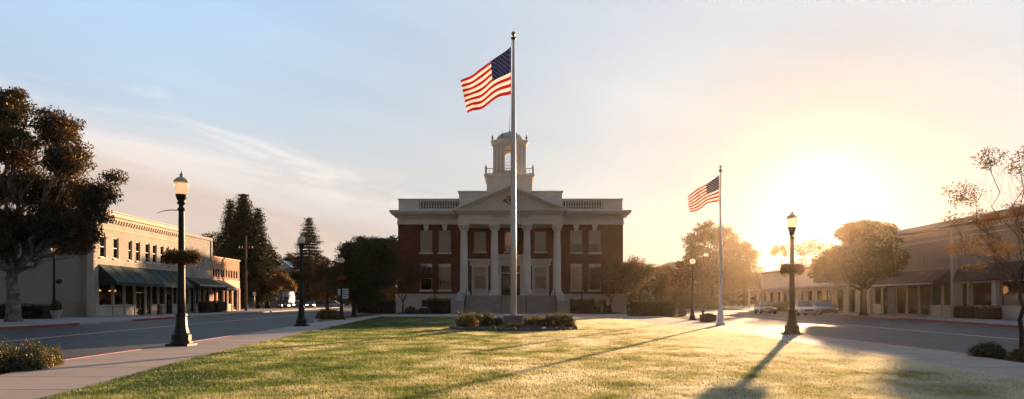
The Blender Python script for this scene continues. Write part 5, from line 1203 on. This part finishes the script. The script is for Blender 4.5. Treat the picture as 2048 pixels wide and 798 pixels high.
for i,(px,Y,h) in enumerate(((527,118,2.2),(509,112,2.8))):
    t=thing('sign_post',('slim grey sign post beside the farthest left cars','slim grey sign post just past the utility pole')[i],'sign post',(wx(px,Y),Y,0)); q=MB(); q.tube([(0,0,0),(0,0,h)],.05,6); q.build('post',M['steel'],t); q=MB(); q.box(-.25,.25,-.06,-.04,h-.6,h); q.build('sign_plate',M['signw'],t)
for i,(px,Y) in enumerate(((238,60.9),(485,95),(307,70),(414,84))): 
    x=wx(px,Y)
# far street light mast on the right
x,y=wx(1560,110),110; t=thing('street_light','tall curved street light mast far along the right street','street light',(x,y,0)); q=MB(); q.tube([(0,0,0),(0,0,8.6),(-.4,0,wz(486,y)),(-1.6,0,wz(473,y)),(-3.4,0,wz(471,y))],[.09,.06,.05,.045,.04],8); q.build('mast',M['steel'],t); q=MB(); q.box(-4.0,-3.3,-.1,.1,wz(472,y),wz(470.6,y)); q.build('lamp_head',M['steel'],t)
# planter tubs by the shop doors
for i,(px,u,lab) in enumerate(((304,.8,'potted shrub in a square tub beside the tan shop door'),(421,.9,'square tub with clipped shrub between grey and rose shops'))):
    U=LU(px); x=LX+u*math.cos(LA)-U*math.sin(LA); y=LY+u*math.sin(LA)+U*math.cos(LA); t=thing('planter',lab,'planter',(x,y,0)); q=MB(); q.prism([(-.22,-.22,0),(.22,-.22,0),(.22,.22,0),(-.22,.22,0)],(0,0,.45)); q.build('tub',M['terracotta'],t); poly_arrays('foliage',leaves(blob(rng,(0,0,.75),(.3,.3,.38),500,.3),.09,rng),4,M['hedge'],t)

# ---------------- cars
def car(label,x,y,rot,col,lit=False,suv=False,group='parked cars',name='parked_car'):
    t=thing(name,label,'car',(x,y,-.13),rot,group); L=4.5; hw=.9; zr=1.62 if suv else 1.42; zb=.98 if suv else .9
    st=[(-2.25,.72,.42,.72),(-2.2,.82,.3,.8),(-1.9,.88,.24,zb-.02),(-1.0,.9,.2,zb),(0,.91,.2,zb),(.9,.9,.2,zb-.02),(1.7,.88,.24,zb-.12),(2.1,.82,.3,zb-.22),(2.25,.7,.42,.62)]
    mb=MB(); n=len(st)
    for (yy,w_,a,b_) in st:
        m_=(a+b_)/2
        mb.v+=[(-w_*.9,-yy,a),(-w_,-yy,a+.12),(-w_*1.0,-yy,m_),(-w_*.95,-yy,b_-.08),(-w_*.8,-yy,b_),(w_*.8,-yy,b_),(w_*.95,-yy,b_-.08),(w_*1.0,-yy,m_),(w_,-yy,a+.12),(w_*.9,-yy,a)]
    for i in range(n-1):
        for k in range(10): a=i*10+k; b_=i*10+(k+1)%10; mb.f.append([a,b_,b_+10,a+10]); mb.m.append(0); mb.sm.append(True)
    mb.f.append(list(range(10))[::-1]); mb.m.append(0); mb.sm.append(False); mb.f.append([10*(n-1)+k for k in range(10)]); mb.m.append(0); mb.sm.append(False)
    b0=mb.build('body',col,t)
    # cabin: glass band and painted roof (front is -y)
    f0,f1,r0,r1=(-1.15,-.45,1.95 if suv else 1.6,1.7 if suv else .95)
    c=MB(); c.add([(-.8,f0,zb-.03),(.8,f0,zb-.03),(.8,r0,zb-.03),(-.8,r0,zb-.03),(-.64,f1,zr-.05),(.64,f1,zr-.05),(.64,r1,zr-.05),(-.64,r1,zr-.05)],[(0,1,5,4),(1,2,6,5),(2,3,7,6),(3,0,4,7),(4,5,6,7)]); c.build('windows',M['glass_dark'],t,bevel=.03)
    c=MB(); c.box(-.66,.66,f1-.02,r1+.03,zr-.05,zr); 
    for sx in (-1,1):
        for (ya,yb) in ((f0,f1),(.3,.3),(r0,r1)): c.tube([(sx*.81,ya,zb-.02),(sx*.65,yb,zr-.04)],.035,5)
    c.build('roof',col,t,bevel=.03)
    for yy in (-1.35,1.4):
        for sx in (-1,1):
            w_=MB(); a=.33; w_.tube([(sx*.7,yy,a),(sx*.92,yy,a)],a,18,smooth=False); wh_=w_.build('wheel',M['tyre'],t); r_=MB(); r_.tube([(sx*.9,yy,a),(sx*.93,yy,a)],.2,12,smooth=False); r_.build('rim',M['rim'],wh_)
    for sx in (-1,1):
        h_=MB(); h_.box(sx*.66-.16,sx*.66+.16,-2.27,-2.12,.58,.74); h_.build('headlight',M['headlamp' if lit else 'lampglass_off'],t,bevel=.03)
        h_=MB(); h_.box(sx*.7-.12,sx*.7+.12,2.12,2.27,.62,.82); h_.build('tail_light',M['redk'],t)
        h_=MB(); h_.box(sx*.97-.09,sx*.97+.09,-.78,-.66,zb+.02,zb+.16); h_.build('mirror',col,t)
    g_=MB(); g_.box(-.42,.42,-2.265,-2.2,.5,.68); g_.build('grille',M['frame_dark'],t)
    return t
P_={k:carpaint('car_paint_'+k,c) for k,c in (('silver',(.5,.5,.52)),('dark',(.03,.03,.035)),('navy',(.05,.07,.12)),('grey',(.2,.2,.21)),('white',(.65,.65,.67)),('red',(.18,.03,.02)),('blue',(.06,.14,.35)))}
car('silver car parked behind the near right lamp post',wx(1604,72),72,math.radians(-6),P_['silver'],suv=True)
car('dark car parked just ahead of the silver car on the right street',wx(1530,82),82,math.radians(-8),P_['dark'])
car('dark suv parked behind the silver car by the kerb',wx(1652,77),77.5,math.radians(-6),P_['dark'],suv=True)
car('pale car far off in the haze left of the smaller flagpole',wx(1366,140),140,math.radians(70),P_['white'],suv=True)
car('second pale car far off in the haze behind the thin far lamp',wx(1392,132),132,math.radians(80),P_['white'])
car('navy car with lit headlight at the far left kerb in front of the white shed',wx(566,124),124,math.radians(28),P_['navy'],lit=True,suv=True)
car('dark car with lit headlights right of the navy car',wx(597,138),138,math.radians(12),P_['dark'],lit=True)
car('grey car with bright headlights farthest right of the lit cars, beyond the globe lamp',wx(622,134),134,math.radians(14),P_['grey'],lit=True)
car('blue car side on, far beyond the round brown roadside shrub',wx(644,150),150,math.radians(90),P_['blue'])
car('white car side on, far beyond the sign lamp',wx(668,152),152,math.radians(90),P_['white'])
vs=sc.view_settings; vs.view_transform='Standard'; vs.look='None'; vs.gamma=1; vs.use_curve_mapping=False; vs.exposure=EXPO
sc.cycles.volume_bounces=1; sc.cycles.max_bounces=8; sc.cycles.transparent_max_bounces=12; sc.cycles.diffuse_bounces=3; sc.cycles.glossy_bounces=3
sc.cycles.use_denoising=True; sc.cycles.sample_clamp_indirect=4
sc.cycles.denoising_prefilter='ACCURATE'; sc.cycles.denoising_input_passes='RGB_ALBEDO_NORMAL'
